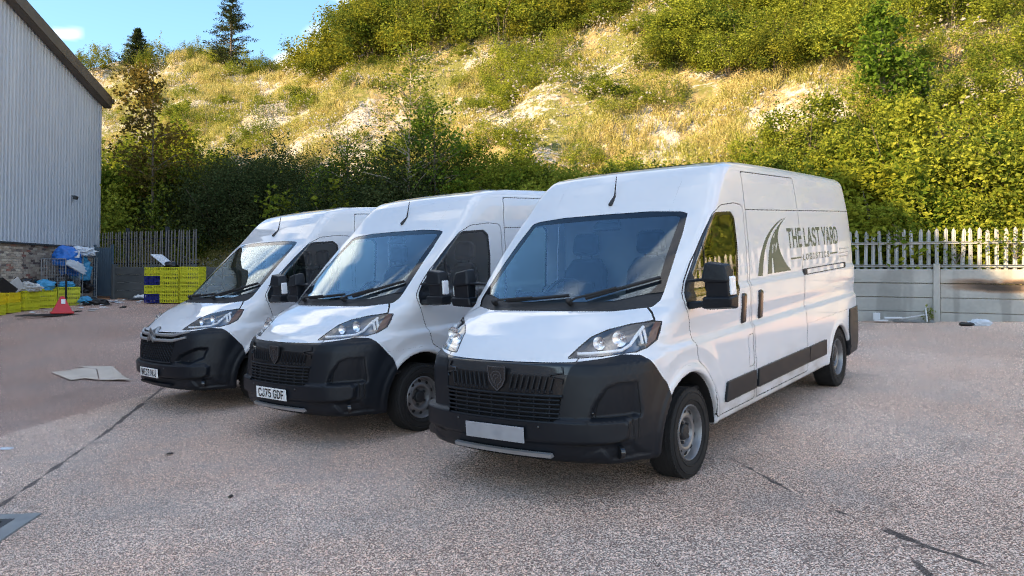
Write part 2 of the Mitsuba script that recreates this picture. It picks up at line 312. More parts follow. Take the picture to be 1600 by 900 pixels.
ty = np.arange(26.04, 27.06, .0165); cx = .02 * np.sin((ty - 26.04) / .066 * np.pi)
V = np.array([(*st(16.74 + c, t), z) for z in (.95, 2.66) for t, c in zip(ty, cx)]); n = len(ty); i = np.arange(n - 1)
scene[f'{k}__panel'] = P(V, np.vstack([np.stack([i, i + 1, i + 1 + n], 1), np.stack([i, i + 1 + n, i + n], 1)]), 'gate_blue', True)
scene[f'{k}__frame'] = PM(cat(*[on_fence(box(.07, .07, 1.95), 16.76, t, 1.80) for t in (26.03, 27.06)], on_fence(box(1.0, .05, .05), 16.80, 26.55, 2.60), on_fence(box(1.0, .05, .05), 16.80, 26.55, 1.06)), 'gate_blue')
# ------------------------------------------------------------------ the vans: one smooth body surface, cut into its panels
def _tab(pts, lo, hi, n=1200, k=10):
    x = np.linspace(lo, hi, n); p = np.asarray(pts, float); y = np.interp(x, p[:, 0], p[:, 1]); w = np.hanning(2 * k + 3)[1:-1]; w /= w.sum()
    return x, np.convolve(np.pad(y, k, mode='reflect', reflect_type='odd'), w, 'valid')
FZ, FX = _tab([(.2, .06), (.27, -.02), (.33, -.085), (.38, -.1), (.5, -.105), (.6, -.105), (.75, -.09), (.9, -.07), (.97, -.045), (1.0, .0), (1.05, .06), (1.12, .17), (1.21, .36), (1.27, .50), (1.31, .615), (1.36, .675), (1.7, 1.105), (2.06, 1.58), (2.16, 1.685), (2.26, 1.78), (2.36, 1.885), (2.44, 2.00), (2.49, 2.14), (2.52, 2.38), (2.535, 2.8), (2.6, 4.5)], .2, 2.6, k=12)
FD = np.gradient(FX, FZ)
SKX, SKY = _tab([(0, .26), (.5, .26), (.9, .31), (1.05, .37), (1.3, .25), (1.36, .215), (2.0, .065), (2.3, .05), (3, .08)], 0, 3, 600)
WZX, WZ = _tab([(.2, .955), (.3, .98), (.45, .998), (.6, 1.004), (.95, 1.006), (1.0, 1.006), (1.035, .981), (1.10, .984), (1.2, .998), (1.36, 1.003), (1.40, .981), (1.46, .983), (1.7, .978), (2.0, .957), (2.05, .952), (2.3, .917), (2.42, .892), (2.6, .85)], .2, 2.6, k=7)
RZX, RZ = _tab([(.2, .12), (.5, .20), (.9, .20), (1.1, .14), (1.3, .07), (1.6, .06), (2.0, .06), (2.2, .075), (2.4, .10), (2.6, .11)], .2, 2.6)
ARCH = ((.95, .335, .46), (4.985, .30, .405))
def rint(a, b, r):
    return np.minimum(np.maximum(a, b), -r) + np.sqrt(np.maximum(a + r, 0) ** 2 + np.maximum(b + r, 0) ** 2)
def body(x, y, z):
    ay = np.abs(y); u = ay / .95
    fx = np.interp(z, FZ, FX) + np.interp(z, SKX, SKY) * (.45 * u ** 2 + .55 * u ** 4)
    bo = np.exp(-((z - 1.16) / .10) ** 2)
    fx = fx - .035 * bo * np.exp(-((ay - .70) / .15) ** 2) + .02 * bo * np.exp(-(ay / .5) ** 2)
    d = np.interp(z, FZ, FD)
    f1 = (fx - x) / np.sqrt(1 + np.minimum(d, 20) ** 2)
    w = np.interp(z, WZX, WZ) - (.10 + .05 * np.clip((1.2 - z) / .1, 0, 1)) * np.clip((1.05 - x) / 1.2, 0, 1) ** 1.9 - .03 * np.clip((x - 5.2) / .75, 0, 1) ** 2
    for (ax, az, R), am in zip(ARCH, (.016, .012)):
        w = w + am * np.exp(-(np.maximum(np.sqrt((x - ax) ** 2 + (z - az) ** 2) - R - .03, 0) / .03) ** 2) * np.clip((1.02 - z) / .04, 0, 1)
    w = w + .010 * np.exp(-((np.sqrt((x - .95) ** 2 + (z - .30) ** 2) - .69) / .05) ** 2) * np.clip((x - .55) / .1, 0, 1) * np.clip((z - .5) / .1, 0, 1)
    f = rint(f1, ay - w, np.interp(z, RZX, RZ))
    k = np.clip((x - 1.9) / .4, 0, 1)
    roof = 2.525 - .035 * (ay / .85) ** 2 - .04 * np.clip((x - 2.6) / 3, 0, 1) ** 2 + k * .009 * (np.exp(-((ay - .58) / .05) ** 2) - np.exp(-((ay - .70) / .05) ** 2))
    f = rint(f, z - roof, .10)
    f = rint(f, x - (5.925 - .10 * np.clip((z - 1.2) / 1.3, 0, 1) ** 1.5 - .04 * (ay / .95) ** 4), .06)
    f = rint(f, np.interp(x, [.55, .7], [.27, .30]) - z, .035)
    for ax, az, R in ARCH:
        f = rint(f, -np.maximum(np.sqrt((x - ax) ** 2 + (z - az) ** 2) - R, .60 - ay), .018)
    return f
def bgrad(p, e=3e-3):
    g = np.stack([body(*(p + d).T) - body(*(p - d).T) for d in np.eye(3) * e], 1)
    return g / np.maximum(np.linalg.norm(g, axis=1, keepdims=True), 1e-9)
def toward(p, n=2):
    for _ in range(n):
        p = p - bgrad(p) * np.clip(body(*p.T), -.02, .02)[:, None]
    return p
def surfx(y, z):
    """x of the front surface at (y, z)"""
    y, z = np.broadcast_arrays(np.asarray(y, float), np.asarray(z, float)); a, b = np.full(y.shape, -.4), np.full(y.shape, 2.6)
    for x in np.arange(2.6, -.4, -.1): b = np.where(body(np.full(y.shape, x), y, z) < 0, x, b)
    a = b - .1
    for _ in range(22):
        m = (a + b) / 2; i = body(m, y, z) < 0; b = np.where(i, m, b); a = np.where(i, a, m)
    return b
def surfy(x, z):
    """half width of the side surface at (x, z)"""
    x, z = np.broadcast_arrays(np.asarray(x, float), np.asarray(z, float)); a, b = np.full(x.shape, .62), np.full(x.shape, 1.15)
    for _ in range(22):
        m = (a + b) / 2; i = body(x, m, z) < 0; a = np.where(i, m, a); b = np.where(i, b, m)
    return a
def surface_net(fn, lo, hi, h):
    ax = [np.arange(l, u + h, h) for l, u in zip(lo, hi)]
    G = np.stack(np.meshgrid(*ax, indexing='ij'), -1); sh = G.shape[:3]
    v = fn(*G.reshape(-1, 3).T).reshape(sh); ins = v < 0
    occ = sum(ins[a:sh[0] - 1 + a, b:sh[1] - 1 + b, c:sh[2] - 1 + c].astype(int) for a in (0, 1) for b in (0, 1) for c in (0, 1))
    cell = (occ > 0) & (occ < 8); idx = -np.ones(cell.shape, int); idx[cell] = np.arange(cell.sum()); C = np.argwhere(cell)
    V = np.stack([ax[k][C[:, k]] + h / 2 for k in range(3)], 1); F = []
    for k in range(3):
        s0 = [slice(None)] * 3; s1 = [slice(None)] * 3; s0[k] = slice(0, -1); s1[k] = slice(1, None)
        E = np.argwhere(ins[tuple(s0)] != ins[tuple(s1)]); i, j = (k + 1) % 3, (k + 2) % 3
        ok = (E[:, i] > 0) & (E[:, j] > 0) & (E[:, i] < sh[i] - 1) & (E[:, j] < sh[j] - 1); E = E[ok]
        q = []
        for di, dj in ((1, 1), (0, 1), (0, 0), (1, 0)):
            D = E.copy(); D[:, i] -= di; D[:, j] -= dj; q.append(idx[D[:, 0], D[:, 1], D[:, 2]])
        q = np.stack(q, 1); flip = ~ins[E[:, 0], E[:, 1], E[:, 2]]; q[flip] = q[flip][:, ::-1]; F.append(q)
    Q = np.vstack(F)
    return V, np.vstack([Q[:, [0, 1, 2]], Q[:, [0, 2, 3]]])
def clean(V, F):
    u, inv = np.unique(F, return_inverse=True); return V[u], inv.reshape(F.shape)
def split(S, d):
    """cuts the surface S = (V, F) along d = 0; returns (d < 0, d > 0)"""
    V, F = S
    d = np.where(np.abs(d) < 1e-6, 1e-6, d); neg = d < 0; c = neg[F].sum(1)
    mixed = F[(c == 1) | (c == 2)]
    if not len(mixed): return clean(V, F[c == 3]), clean(V, F[c == 0])
    n = neg[mixed]; alone = np.where(n.sum(1) == 1, n.argmax(1), (~n).argmax(1)); r = np.arange(len(mixed))
    a, b, e = mixed[r, alone], mixed[r, (alone + 1) % 3], mixed[r, (alone + 2) % 3]
    E = np.sort(np.vstack([np.stack([a, b], 1), np.stack([a, e], 1)]), 1); u, inv = np.unique(E, axis=0, return_inverse=True); inv = inv.ravel()
    t = (d[u[:, 0]] / (d[u[:, 0]] - d[u[:, 1]]))[:, None]
    W = np.vstack([V, V[u[:, 0]] * (1 - t) + V[u[:, 1]] * t]); ab, ae = inv[:len(r)] + len(V), inv[len(r):] + len(V)
    one, two = np.stack([a, ab, ae], 1), np.vstack([np.stack([ab, b, e], 1), np.stack([ab, e, ae], 1)])
    m = np.concatenate([neg[a], neg[a], neg[a]]); an = neg[a]; an2 = np.concatenate([an, an])
    return clean(W, np.vstack([F[c == 3], one[an], two[~an2]])), clean(W, np.vstack([F[c == 0], one[~an], two[an2]]))
def psdf(p, poly):
    a = np.asarray(poly, float); b = np.roll(a, -1, 0); d = np.full(len(p), 1e9); ins = np.zeros(len(p), bool)
    for s, e in zip(a, b):
        v = e - s; w = p - s; t = np.clip((w @ v) / max(v @ v, 1e-12), 0, 1); d = np.minimum(d, ((w - t[:, None] * v) ** 2).sum(1))
        with np.errstate(divide='ignore', invalid='ignore'):
            cr = ((s[1] > p[:, 1]) != (e[1] > p[:, 1])) & (p[:, 0] < v[0] * (p[:, 1] - s[1]) / (v[1] if v[1] else 1e-12) + s[0])
        ins ^= cr
    return np.where(ins, -1, 1) * np.sqrt(d)
def rnd(poly, r):
    g = Polygon(poly).buffer(r, 6).buffer(-2 * r, 6).buffer(r, 6)
    return np.asarray(g.exterior.coords)[:-1]
def region(V, poly, plane, lim):
    """signed distance to a closed outline drawn on the front (|y|, z) or on the side (x, z)"""
    poly = np.asarray(poly, float)
    q = np.stack([np.abs(V[:, 1]) if plane == 'front' else V[:, 0], V[:, 2]], 1)
    ok = lim(V) & (q[:, 0] > poly[:, 0].min() - .1) & (q[:, 0] < poly[:, 0].max() + .1) & (q[:, 1] > poly[:, 1].min() - .1) & (q[:, 1] < poly[:, 1].max() + .1)
    d = np.full(len(V), .5); d[ok] = psdf(q[ok], poly)
    return d
FR = lambda V: V[:, 0] < 2.2
FRL = lambda V: V[:, 0] < 1.0
SIDE = lambda V: np.abs(V[:, 1]) > .60
LEFT = lambda V: V[:, 1] > .60
RIGHT = lambda V: V[:, 1] < -.60
def cutout(S, poly, plane, lim):
    return split(S, region(S[0], poly, plane, lim))
seams = []
def panel(S, poly, plane, lim, w=.008):
    inside, outside = cutout(S, poly, plane, lim)
    core, gap = split(inside, region(inside[0], poly, plane, lim) + w)
    seams.append(gap)
    return core, outside
def sides_of(S):
    if not isinstance(S, tuple): S = (np.array(S.vertices), np.array(S.faces))
    return split(S, -S[0][:, 1])          # left (y > 0), right
def join(*Ss):
    V, F, n = [], [], 0
    for v, f in Ss:
        V.append(v); F.append(f + n); n += len(v)
    return np.vstack(V), np.vstack(F)
def inset(S, d):
    return S[0] - bgrad(S[0]) * d, S[1]
def edges_of(F):
    E = np.vstack([F[:, [0, 1]], F[:, [1, 2]], F[:, [2, 0]]]); s = np.sort(E, 1); _, i, c = np.unique(s, axis=0, return_index=True, return_counts=True)
    return E[i[c == 1]]
def slab(S, out, back=0.004):
    """the piece of surface S as a plate that stands proud by out"""
    V, F = S; N = bgrad(V); n = len(V); E = edges_of(F)
    return trimesh.Trimesh(np.vstack([V + N * out, V - N * back]), np.vstack([F, np.stack([E[:, 1], E[:, 0], E[:, 0] + n], 1), np.stack([E[:, 1], E[:, 0] + n, E[:, 1] + n], 1)]), process=False)
def fine(S, k=1):
    m = trimesh.Trimesh(*S, process=False)
    for _ in range(k): m = m.subdivide()
    return np.array(m.vertices), np.array(m.faces)

V0, F0 = surface_net(body, (-.2, -1.12, .2), (6.0, 1.12, 2.62), .0247)
V0 = toward(V0, 3); S = (V0, F0)
# underside and wheel wells
DOWN = bgrad(S[0])[:, 2]
under, S = split(S, np.where(S[0][:, 2] < .36, DOWN + .80, .5))
liners = []
for ax, az, R in ARCH:
    d = np.sqrt((S[0][:, 0] - ax) ** 2 + (S[0][:, 2] - az) ** 2)
    lin, S = split(S, np.maximum(d - R - .003, np.abs(S[0][:, 1]) - .985))
    liners.append(lin)
WS = rnd([(-.4, 2.062), (.43, 2.057), (.70, 2.037), (.768, 2.018), (.775, 1.99), (.805, 1.85), (.832, 1.62), (.853, 1.41), (.852, 1.355), (.815, 1.308), (.575, 1.288), (0, 1.290), (-.4, 1.289)], .012)
WG = rnd([(-.4, 2.02), (.66, 2.003), (.722, 1.992), (.735, 1.87), (.765, 1.62), (.79, 1.47), (.76, 1.41), (.52, 1.36), (0, 1.352), (-.4, 1.352)], .02)
HL = [(.505, 1.006), (.54, 1.07), (.582, 1.135), (.659, 1.177), (.775, 1.207), (.893, 1.219), (.932, 1.211), (.940, 1.162), (.936, 1.094), (.907, 1.045), (.873, 1.026), (.72, 1.014), (.6, 1.008)]
HL = rnd(HL, .006)
ws, S = cutout(S, WS, 'front', FR)
glass_ws, frit = cutout(ws, WG, 'front', FR)
cowl, frit = split(frit, frit[0][:, 2] - (1.375 + .04 * (np.abs(frit[0][:, 1]) / .85) ** 2))
hl, S = cutout(S, HL, 'front', FRL)
ZB = ([-.2, .05, .27, .39, .60, .62, .66], [.972, .985, 1.022, 1.004, .765, .60, -.5])
bumper, S = split(S, np.where(S[0][:, 0] < .66, S[0][:, 2] - np.interp(S[0][:, 0], *ZB), .5))
bonnet, S = panel(S, [(-.3, .8), (.55, .8), (.6, 1.1), (.78, 1.2), (.904, 1.2235), (.847, 1.277), (.776, 1.318), (.7, 1.4), (-.3, 1.4)], 'front', FRL)
DOOR = rnd([(1.41, .36), (2.262, .36), (2.262, .9), (2.24, 1.23), (2.26, 1.7), (2.285, 2.045), (2.25, 2.085), (2.10, 2.10), (1.80, 2.078), (1.62, 2.005), (1.40, 1.83), (1.161, 1.622), (1.019, 1.48), (.93, 1.36), (.955, 1.26), (1.038, 1.037), (1.10, .86), (1.22, .78), (1.34, .64), (1.40, .48)], .015)
WIN = rnd([(1.99, 2.022), (1.66, 2.012), (1.55, 1.955), (1.30, 1.745), (1.03, 1.47), (.955, 1.36), (.97, 1.272), (1.05, 1.268), (1.90, 1.252), (1.985, 1.30), (2.03, 1.412), (2.06, 1.744), (2.062, 1.967)], .03)
WING = np.asarray(Polygon(WIN).buffer(-.028).exterior.coords)[:-1]
SAIL = [(.955, 1.40), (1.03, 1.475), (1.12, 1.56), (1.13, 1.50), (1.10, 1.27), (.965, 1.262)]
door, S = panel(S, DOOR, 'side', SIDE, .0065)
win, door = cutout(door, WIN, 'side', SIDE)
sail, win = cutout(win, SAIL, 'side', SIDE)
pane, winseal = cutout(win, WING, 'side', SIDE)
pillar, pane = split(pane, np.abs(pane[0][:, 0] - (1.36 + .0 * pane[0][:, 2])) - .013)
flap, door = panel(door, rnd([(2.14, .94), (2.256, .94), (2.256, .655), (2.14, .655)], .01), 'side', LEFT, .006)
SLIDE = rnd([(2.30, .36), (3.785, .36), (3.785, 1.40), (3.80, 2.05), (3.84, 2.385), (2.40, 2.392), (2.335, 2.045), (2.275, 1.23), (2.295, .9)], .015)
slide, S = panel(S, SLIDE, 'side', LEFT)
def seamline(S, f):
    """takes the band f(V) in (-1, 1) out of S as a seam"""
    a = f(S[0]); up, dn = split(S, 1 - a)      # a > 1, a < 1
    a = f(dn[0]); mid, low = split(dn, -1 - a)  # a > -1, a < -1
    seams.append(mid)
    return join(up, low)
def band(z0, w, x0, x1):
    def f(V):
        inside = (np.abs(V[:, 1]) > .6) & (V[:, 0] > x0) & (V[:, 0] < x1)
        return np.where(inside, (V[:, 2] - z0) / (w / 2), 30.)
    return f
slide = seamline(slide, band(2.038, .007, 2.31, 9))
S = seamline(S, band(2.038, .007, 3.80, 5.87))
def rearband(V):
    x0 = np.interp(V[:, 2], [.3, 1.48, 2.05, 2.3, 2.45], [5.74, 5.74, 5.77, 5.80, 5.82])
    return np.where((np.abs(V[:, 1]) > .6) & (V[:, 2] > .86) & (V[:, 2] < 2.42), (V[:, 0] - x0) / .0035, 30.)
S = seamline(S, rearband)
RB = rnd([(5.42, .856), (6.2, .865), (6.2, .2), (5.30, .2), (5.335, .42)], .01)
rearb, S = cutout(S, RB, 'side', lambda V: np.abs(V[:, 1]) > .45)
MOULD = ((1.575, 2.255), (2.305, 3.777), (3.793, 4.39))
def mould(src, x0, x1, lim):
    m, _ = cutout(src, rnd([(x0, .452), (x1, .455), (x1, .616), (x0 + .018, .613)], .008), 'side', lim); return m
moulds = [mould(door, *MOULD[0], LEFT), mould(slide, *MOULD[1], LEFT), mould(S, *MOULD[2], LEFT), mould(door, *MOULD[0], RIGHT)]
VAN = []       # (key after the van's own, ply dict, label)
WID = 1.033   # full width 2.07 m
def R(V):      # the building frame is left-handed (x rearward, y left): mirror y for a right-handed mesh
    return np.asarray(V, float) * [1, -WID, 1]
def vp(key, S, m, label=None, exact=True, smooth=False, to=None):
    V, F = S if isinstance(S, tuple) else (np.array(S.vertices), np.array(S.faces))
    F = np.asarray(F)[:, ::-1]
    d = P(R(V), F, m, normals=(lambda q: q / np.linalg.norm(q, axis=1, keepdims=True))(bgrad(V) * [1, -1 / WID, 1])) if exact else P(R(V), F, m, smooth)
    (VAN if to is None else to).append((key, d, label))
def two(key, S, m, label=None, **k):
    a, b = sides_of(S)
    vp(key, a, m, label, **k); vp(key + '_001', b, m, label, **k)

# ---- materials of the vans
mat('white_paint', {'type': 'twosided', 'bsdf': {'type': 'plastic', 'int_ior': 1.55, 'diffuse_reflectance': proc(lambda p, n, uv: mix(mix((.70, .715, .745), (.775, .785, .80), fbm(p.x * 1.3, p.y * 1.3, p.z * 2.1)), (.44, .41, .36), smoothstep(.80, .32, p.z - .0594 * p.x - .035 * p.y) * smoothstep(.30, .75, fbm(p.x * 4, p.y * 4, p.z * 9, 4)) * .75))}})
bumped('black_plastic', proc(lambda p, n, uv: mix((.0045, .007, .011), (.008, .011, .016), fbm(p.x * 3, p.y * 3, p.z * 3))), .42, lambda p, n, uv: noise(p.x * 420, p.y * 420, p.z * 420), .00012, specular=.34)
pr('gloss_black', (.008, .009, .011), .12, clearcoat=1.0, clearcoat_gloss=.98)
pr('seam_black', (.01, .01, .01), .8)
pr('liner_black', (.012, .012, .012), .9)
pr('dark_trim', (.02, .021, .023), .6)
pr('seat_fabric', (.022, .024, .028), .9)
pr('bulkhead_grey', (.30, .315, .33), .8)
mat('window_glass', {'type': 'thindielectric', 'int_ior': 1.8, 'specular_transmittance': rgb(.70, .85, .94), 'specular_reflectance': rgb(.80, .93, 1.0)})
mat('side_glass', {'type': 'thindielectric', 'int_ior': 1.6, 'specular_transmittance': rgb(.20, .27, .23)})
pr('frit_black', (.006, .007, .009), .08, specular=.6)
mat('lens_clear', {'type': 'thindielectric', 'int_ior': 1.49})
mat('chrome', {'type': 'twosided', 'bsdf': {'type': 'roughconductor', 'material': 'Al', 'alpha': .12}})
pr('silver_paint', proc(lambda p, n, uv: mix((.20, .20, .205), (.32, .32, .325), fbm(p.x * 11, p.y * 11, p.z * 11))), .42, metallic=.7)
pr('dull_steel', (.40, .41, .42), .45, metallic=.6)
pr('lamp_shell', (.20, .21, .23), .25, metallic=.8)
pr('plate_plain', proc(lambda p, n, uv: mix((.25, .26, .28), (.42, .43, .45), fbm(p.x * 9, p.y * 9, p.z * 9))), .5)
pr('lamp_white', (.82, .84, .86), .3, clearcoat=.6)
pr('lamp_orange', (.11, .05, .03), .15, clearcoat=1.0)
bumped('tyre_rubber', proc(lambda p, n, uv: mix((.008, .008, .0085), (.018, .0175, .017), fbm(p.x * 9, p.y * 9, p.z * 9))), .82, lambda p, n, uv: noise(p.x * 160, p.y * 160, p.z * 160), .0004)
pr('plate_white', (.82, .83, .82), .35)
pr('plate_black', (.012, .012, .012), .5)
pr('emblem_grey', (.10, .105, .115), .3, metallic=.6)
mat('sign_green', {'type': 'twosided', 'bsdf': {'type': 'principled', 'base_color': rgb(.078, .104, .078), 'roughness': .4, 'clearcoat': .6}})
pr('paper_white', (.75, .76, .77), .8)
pr('hivis', (.35, .55, .04), .8)

vp('body', S, 'white_paint'); vp('bonnet', bonnet, 'white_paint')
two('front_door', door, 'white_paint'); vp('sliding_door', slide, 'white_paint'); vp('fuel_flap', flap, 'white_paint')
vp('panel_seam', inset(join(*[s for s in seams if len(s[1])]), .005), 'seam_black')
vp('windscreen', inset(glass_ws, .004), 'window_glass'); vp('windscreen_surround', inset(frit, .003), 'frit_black'); vp('cowl', inset(cowl, .012), 'dark_trim')
two('side_window', inset(pane, .006), 'side_glass'); two('window_seal', inset(winseal, .003), 'gloss_black'); two('mirror_base', slab(sail, .006), 'black_plastic', exact=False, smooth=40)
two('window_bar', slab(pillar, -.001), 'gloss_black', exact=False)
vp('underbody', under, 'liner_black')
for i, l in enumerate(liners): two('wheel_arch_liner' + ('', '_002')[i], l, 'liner_black') if i == 0 else [vp(f'wheel_arch_liner_{2 + j:03d}', q, 'liner_black') for j, q in enumerate(sides_of(l))]
a, b = sides_of(rearb); vp('rear_bumper_corner', slab(a, .016), 'black_plastic', exact=False, smooth=40); vp('rear_bumper_corner_001', slab(b, .016), 'black_plastic', exact=False, smooth=40)
for i, m in enumerate(moulds): vp('side_moulding' + (f'_{i:03d}' if i else ''), slab(m, .020), 'black_plastic', exact=False, smooth=35)

# ---- headlights
for i, q in enumerate(sides_of(hl)):
    k = 'headlight' + ('', '_001')[i]; s = (1, -1)[i]
    amb, clear = split(q, .903 - np.abs(q[0][:, 1]))
    vp(k, inset(clear, .001), 'lens_clear'); vp(k + '__indicator', inset(amb, .001), 'lamp_orange')
    V, F = inset(q, .055); n = len(V); E = edges_of(F)
    hV = np.vstack([q[0] - bgrad(q[0]) * .003, V]); hF = np.vstack([F + n, np.stack([E[:, 0], E[:, 1], E[:, 1] + n], 1), np.stack([E[:, 0], E[:, 1] + n, E[:, 0] + n], 1)])
    vp(k + '__housing', trimesh.Trimesh(hV, hF, process=False), 'lamp_shell', exact=False, smooth=30)
    rim = HL[::1]; rx = surfx(np.minimum(rim[:, 0], .932), rim[:, 1]) + .002
    vp(k + '__bezel', tube(np.stack([rx, s * rim[:, 0], rim[:, 1]], 1), .0055, 6, closed=True), 'gloss_black', exact=False, smooth=60)
    for j, (yy, zz, rr) in enumerate(((.655, 1.095, .048), (.765, 1.118, .056))):
        prof = np.array([(t * rr, .045 * t * t) for t in np.linspace(.05, 1, 12)])
        m = trimesh.creation.revolve(prof, sections=24); m.apply_transform(rot(-90, [0, 1, 0])); x0 = float(surfx(yy, zz)); m.apply_translation([x0 + .062, s * yy, zz])
        bulb = trimesh.creation.icosphere(2, .016); bulb.apply_translation([x0 + .045, s * yy, zz])
        vp(k + '__reflector' + ('', '_001')[j], cat(m, bulb), 'chrome', exact=False, smooth=40)
    dp = np.array([(.545, 1.030), (.62, 1.031), (.72, 1.036), (.80, 1.043), (.83, 1.075), (.842, 1.13), (.85, 1.185)])
    vp(k + '__light_bar', tube(np.stack([surfx(dp[:, 0], dp[:, 1]) + .026, s * dp[:, 0], dp[:, 1]], 1), .012, 8), 'lamp_white', exact=False, smooth=60)
    fins = [box(.02, .012, .10, (float(surfx(yy, 1.12)) + .04, s * yy, 1.12), rot(s * 12, [1, 0, 0])) for yy in (.862, .88)]
    vp(k + '__divider', cat(*fins), 'lamp_white', exact=False)

# ---- wheels (axis along y)
def wheel():
    ty = trimesh.creation.revolve([(.205, -.085), (.235, -.104), (.28, -.112), (.318, -.105), (.334, -.088), (.341, -.05), (.342, 0), (.341, .05), (.334, .088), (.318, .105), (.28, .112), (.235, .104), (.205, .085), (.205, -.085)], sections=64)
    gro = [trimesh.creation.revolve([(.336, c - .004), (.3435, c - .004), (.3435, c + .004), (.336, c + .004), (.336, c - .004)], sections=64) for c in (-.055, -.018, .018, .055)]
    ring = [trimesh.creation.revolve([(r, .1125), (r + .004, .1145), (r + .008, .1125)], sections=64) for r in (.242, .30)]
    blocks = []
    for k in range(48):
        a = k * 2 * np.pi / 48
        for c, o in ((-.088, 0), (.088, .06)):
            m = box(.016, .018, .030, (0, 0, 0)); m.apply_transform(rot(90, [1, 0, 0])); m.apply_translation([.332, 0, c]); m.apply_transform(rot(math.degrees(a + o), [0, 0, 1])); blocks.append(m)
    rim = trimesh.creation.revolve([(.215, -.08), (.212, .092), (.205, .098), (.198, .092), (.192, .070), (.186, .045), (.176, .040), (.150, .058), (.128, .066), (.112, .060), (.100, .035), (.094, .028), (.055, .030), (.0, .030)], sections=64)
    hub = trimesh.creation.revolve([(.062, .028), (.060, .052), (.050, .062), (.035, .066), (.0, .066)], sections=32)
    nuts = []
    for k in range(5):
        m = trimesh.creation.cylinder(.012, .024, sections=6); m.apply_translation([.079, 0, .040]); m.apply_transform(rot(72 * k + 18, [0, 0, 1])); nuts.append(m)
    holes = []
    for k in range(10):
        m = trimesh.creation.cylinder(.0165, .012, sections=16); m.apply_transform(rot(22, [0, 1, 0])); m.apply_translation([.160, 0, .0515]); m.apply_transform(rot(36 * k, [0, 0, 1])); holes.append(m)
    disc = trimesh.creation.cylinder(.19, .01, sections=32); disc.apply_translation([0, 0, -.05])
    return cat(ty, *ring, *blocks), rim, cat(hub, *nuts), cat(*holes), gro
_ty, _rim, _hub, _hol, _gro = wheel()
for i, (ax, s) in enumerate(((.95, 1), (.95, -1), (4.985, 1), (4.985, -1))):
    k = 'wheel' + (f'_{i:03d}' if i else '')
    T = np.eye(4); T[:3, :3] = np.array([[1, 0, 0], [0, 0, s], [0, 1, 0]], float); T[:3, 3] = (ax, s * (.884 if ax < 2 else .874), .338)
    for kk, m, mt, sm in ((k + '__tyre', _ty, 'tyre_rubber', 30), (k + '__rim', _rim, 'silver_paint', 35), (k + '__hub', _hub, 'dark_trim', 30), (k + '__rim_hole', _hol, 'liner_black', False), (k + '__tread_groove', cat(*_gro), 'liner_black', False)):
        m = m.copy(); m.apply_transform(rot(17 + 50 * i, [0, 0, 1])); m.apply_transform(T); m.fix_normals(); m.invert()
        vp(kk, m, mt, exact=False, smooth=sm)

# ---- mirrors, handles, wipers, aerial, slider rail
for i, s in enumerate((1, -1)):
    k = 'wing_mirror' + ('', '_001')[i]
    up = hull_spheres([(.93, 1.155, 1.50), (1.03, 1.15, 1.50), (1.03, 1.315, 1.49), (.945, 1.305, 1.49), (.95, 1.17, 1.60), (1.03, 1.165, 1.605), (1.03, 1.29, 1.585), (.96, 1.28, 1.58)], .022)
    mid = hull_spheres([(.955, 1.165, 1.36), (1.03, 1.155, 1.36), (1.03, 1.325, 1.36), (.955, 1.315, 1.36), (.95, 1.165, 1.50), (1.03, 1.155, 1.51), (1.03, 1.32, 1.50), (.95, 1.31, 1.49)], .012)
    low = hull_spheres([(.94, 1.14, 1.30), (1.03, 1.14, 1.285), (1.03, 1.335, 1.295), (.945, 1.325, 1.31), (.94, 1.15, 1.35), (1.03, 1.15, 1.35), (1.03, 1.34, 1.36), (.94, 1.33, 1.35)], .020)
    armu = hull_spheres([(.99, 1.0, 1.485), (1.05, 1.0, 1.485), (.95, 1.17, 1.500), (1.02, 1.17, 1.500)], .011)
    arml = hull_spheres([(.985, 1.0, 1.315), (1.06, 1.0, 1.315), (.95, 1.17, 1.315), (1.03, 1.17, 1.315), (.99, 1.0, 1.285), (1.05, 1.0, 1.285)], .014)
    gl = box(.004, .165, .25, (1.056, 1.24, 1.44))
    ind = hull_spheres([(.968, 1.334, 1.39), (1.02, 1.339, 1.39), (.968, 1.331, 1.505), (1.02, 1.336, 1.505)], .012)
    fl = np.diag([1, s, 1, 1.]); 
    for kk, m, mt in ((k, cat(up, mid, low, armu, arml), 'black_plastic'), (k + '__mirror_glass', gl, 'chrome'), (k + '__indicator', ind, 'lamp_white')):
        m = m.copy(); m.vertices = (m.vertices - [0, 0 if s > 0 else .06, 0]) * [1, s, 1]
        vp(kk, m, mt, exact=False, smooth=40)
def side_hull(pts, r, s=1, off=0.):
    q = [(x, s * (float(surfy(x, z)) + off), z) for x, z in pts]; return hull_spheres(q, r)
for i, s in enumerate((1, -1)):
    vp('door_handle' + ('', '_001')[i], side_hull([(2.062, 1.285), (2.100, 1.285), (2.062, 1.070), (2.100, 1.070)], .024, s), 'gloss_black', exact=False, smooth=40)
vp('sliding_door_handle', side_hull([(2.462, 1.285), (2.500, 1.285), (2.468, 1.070), (2.506, 1.070)], .024), 'gloss_black', exact=False, smooth=40)
yr = lambda x, z: float(surfy(x, z))
vp('door_rail', box(1.46, .018, .046, (4.60, yr(4.6, 1.40) + .004, 1.396)), 'white_paint', exact=False)
vp('rail_edge', box(1.50, .026, .007, (4.60, yr(4.6, 1.40) + .004, 1.4235)), 'dark_trim', exact=False); vp('rail_edge_001', box(1.50, .026, .009, (4.60, yr(4.6, 1.40) + .004, 1.3665)), 'dark_trim', exact=False)
vp('rail_stop', box(.09, .03, .062, (3.835, yr(3.8, 1.40) + .008, 1.394), bev=.006), 'dark_trim', exact=False); vp('rail_stop_001', box(.07, .03, .055, (5.33, yr(5.3, 1.40) + .004, 1.396), bev=.006), 'dark_trim', exact=False)
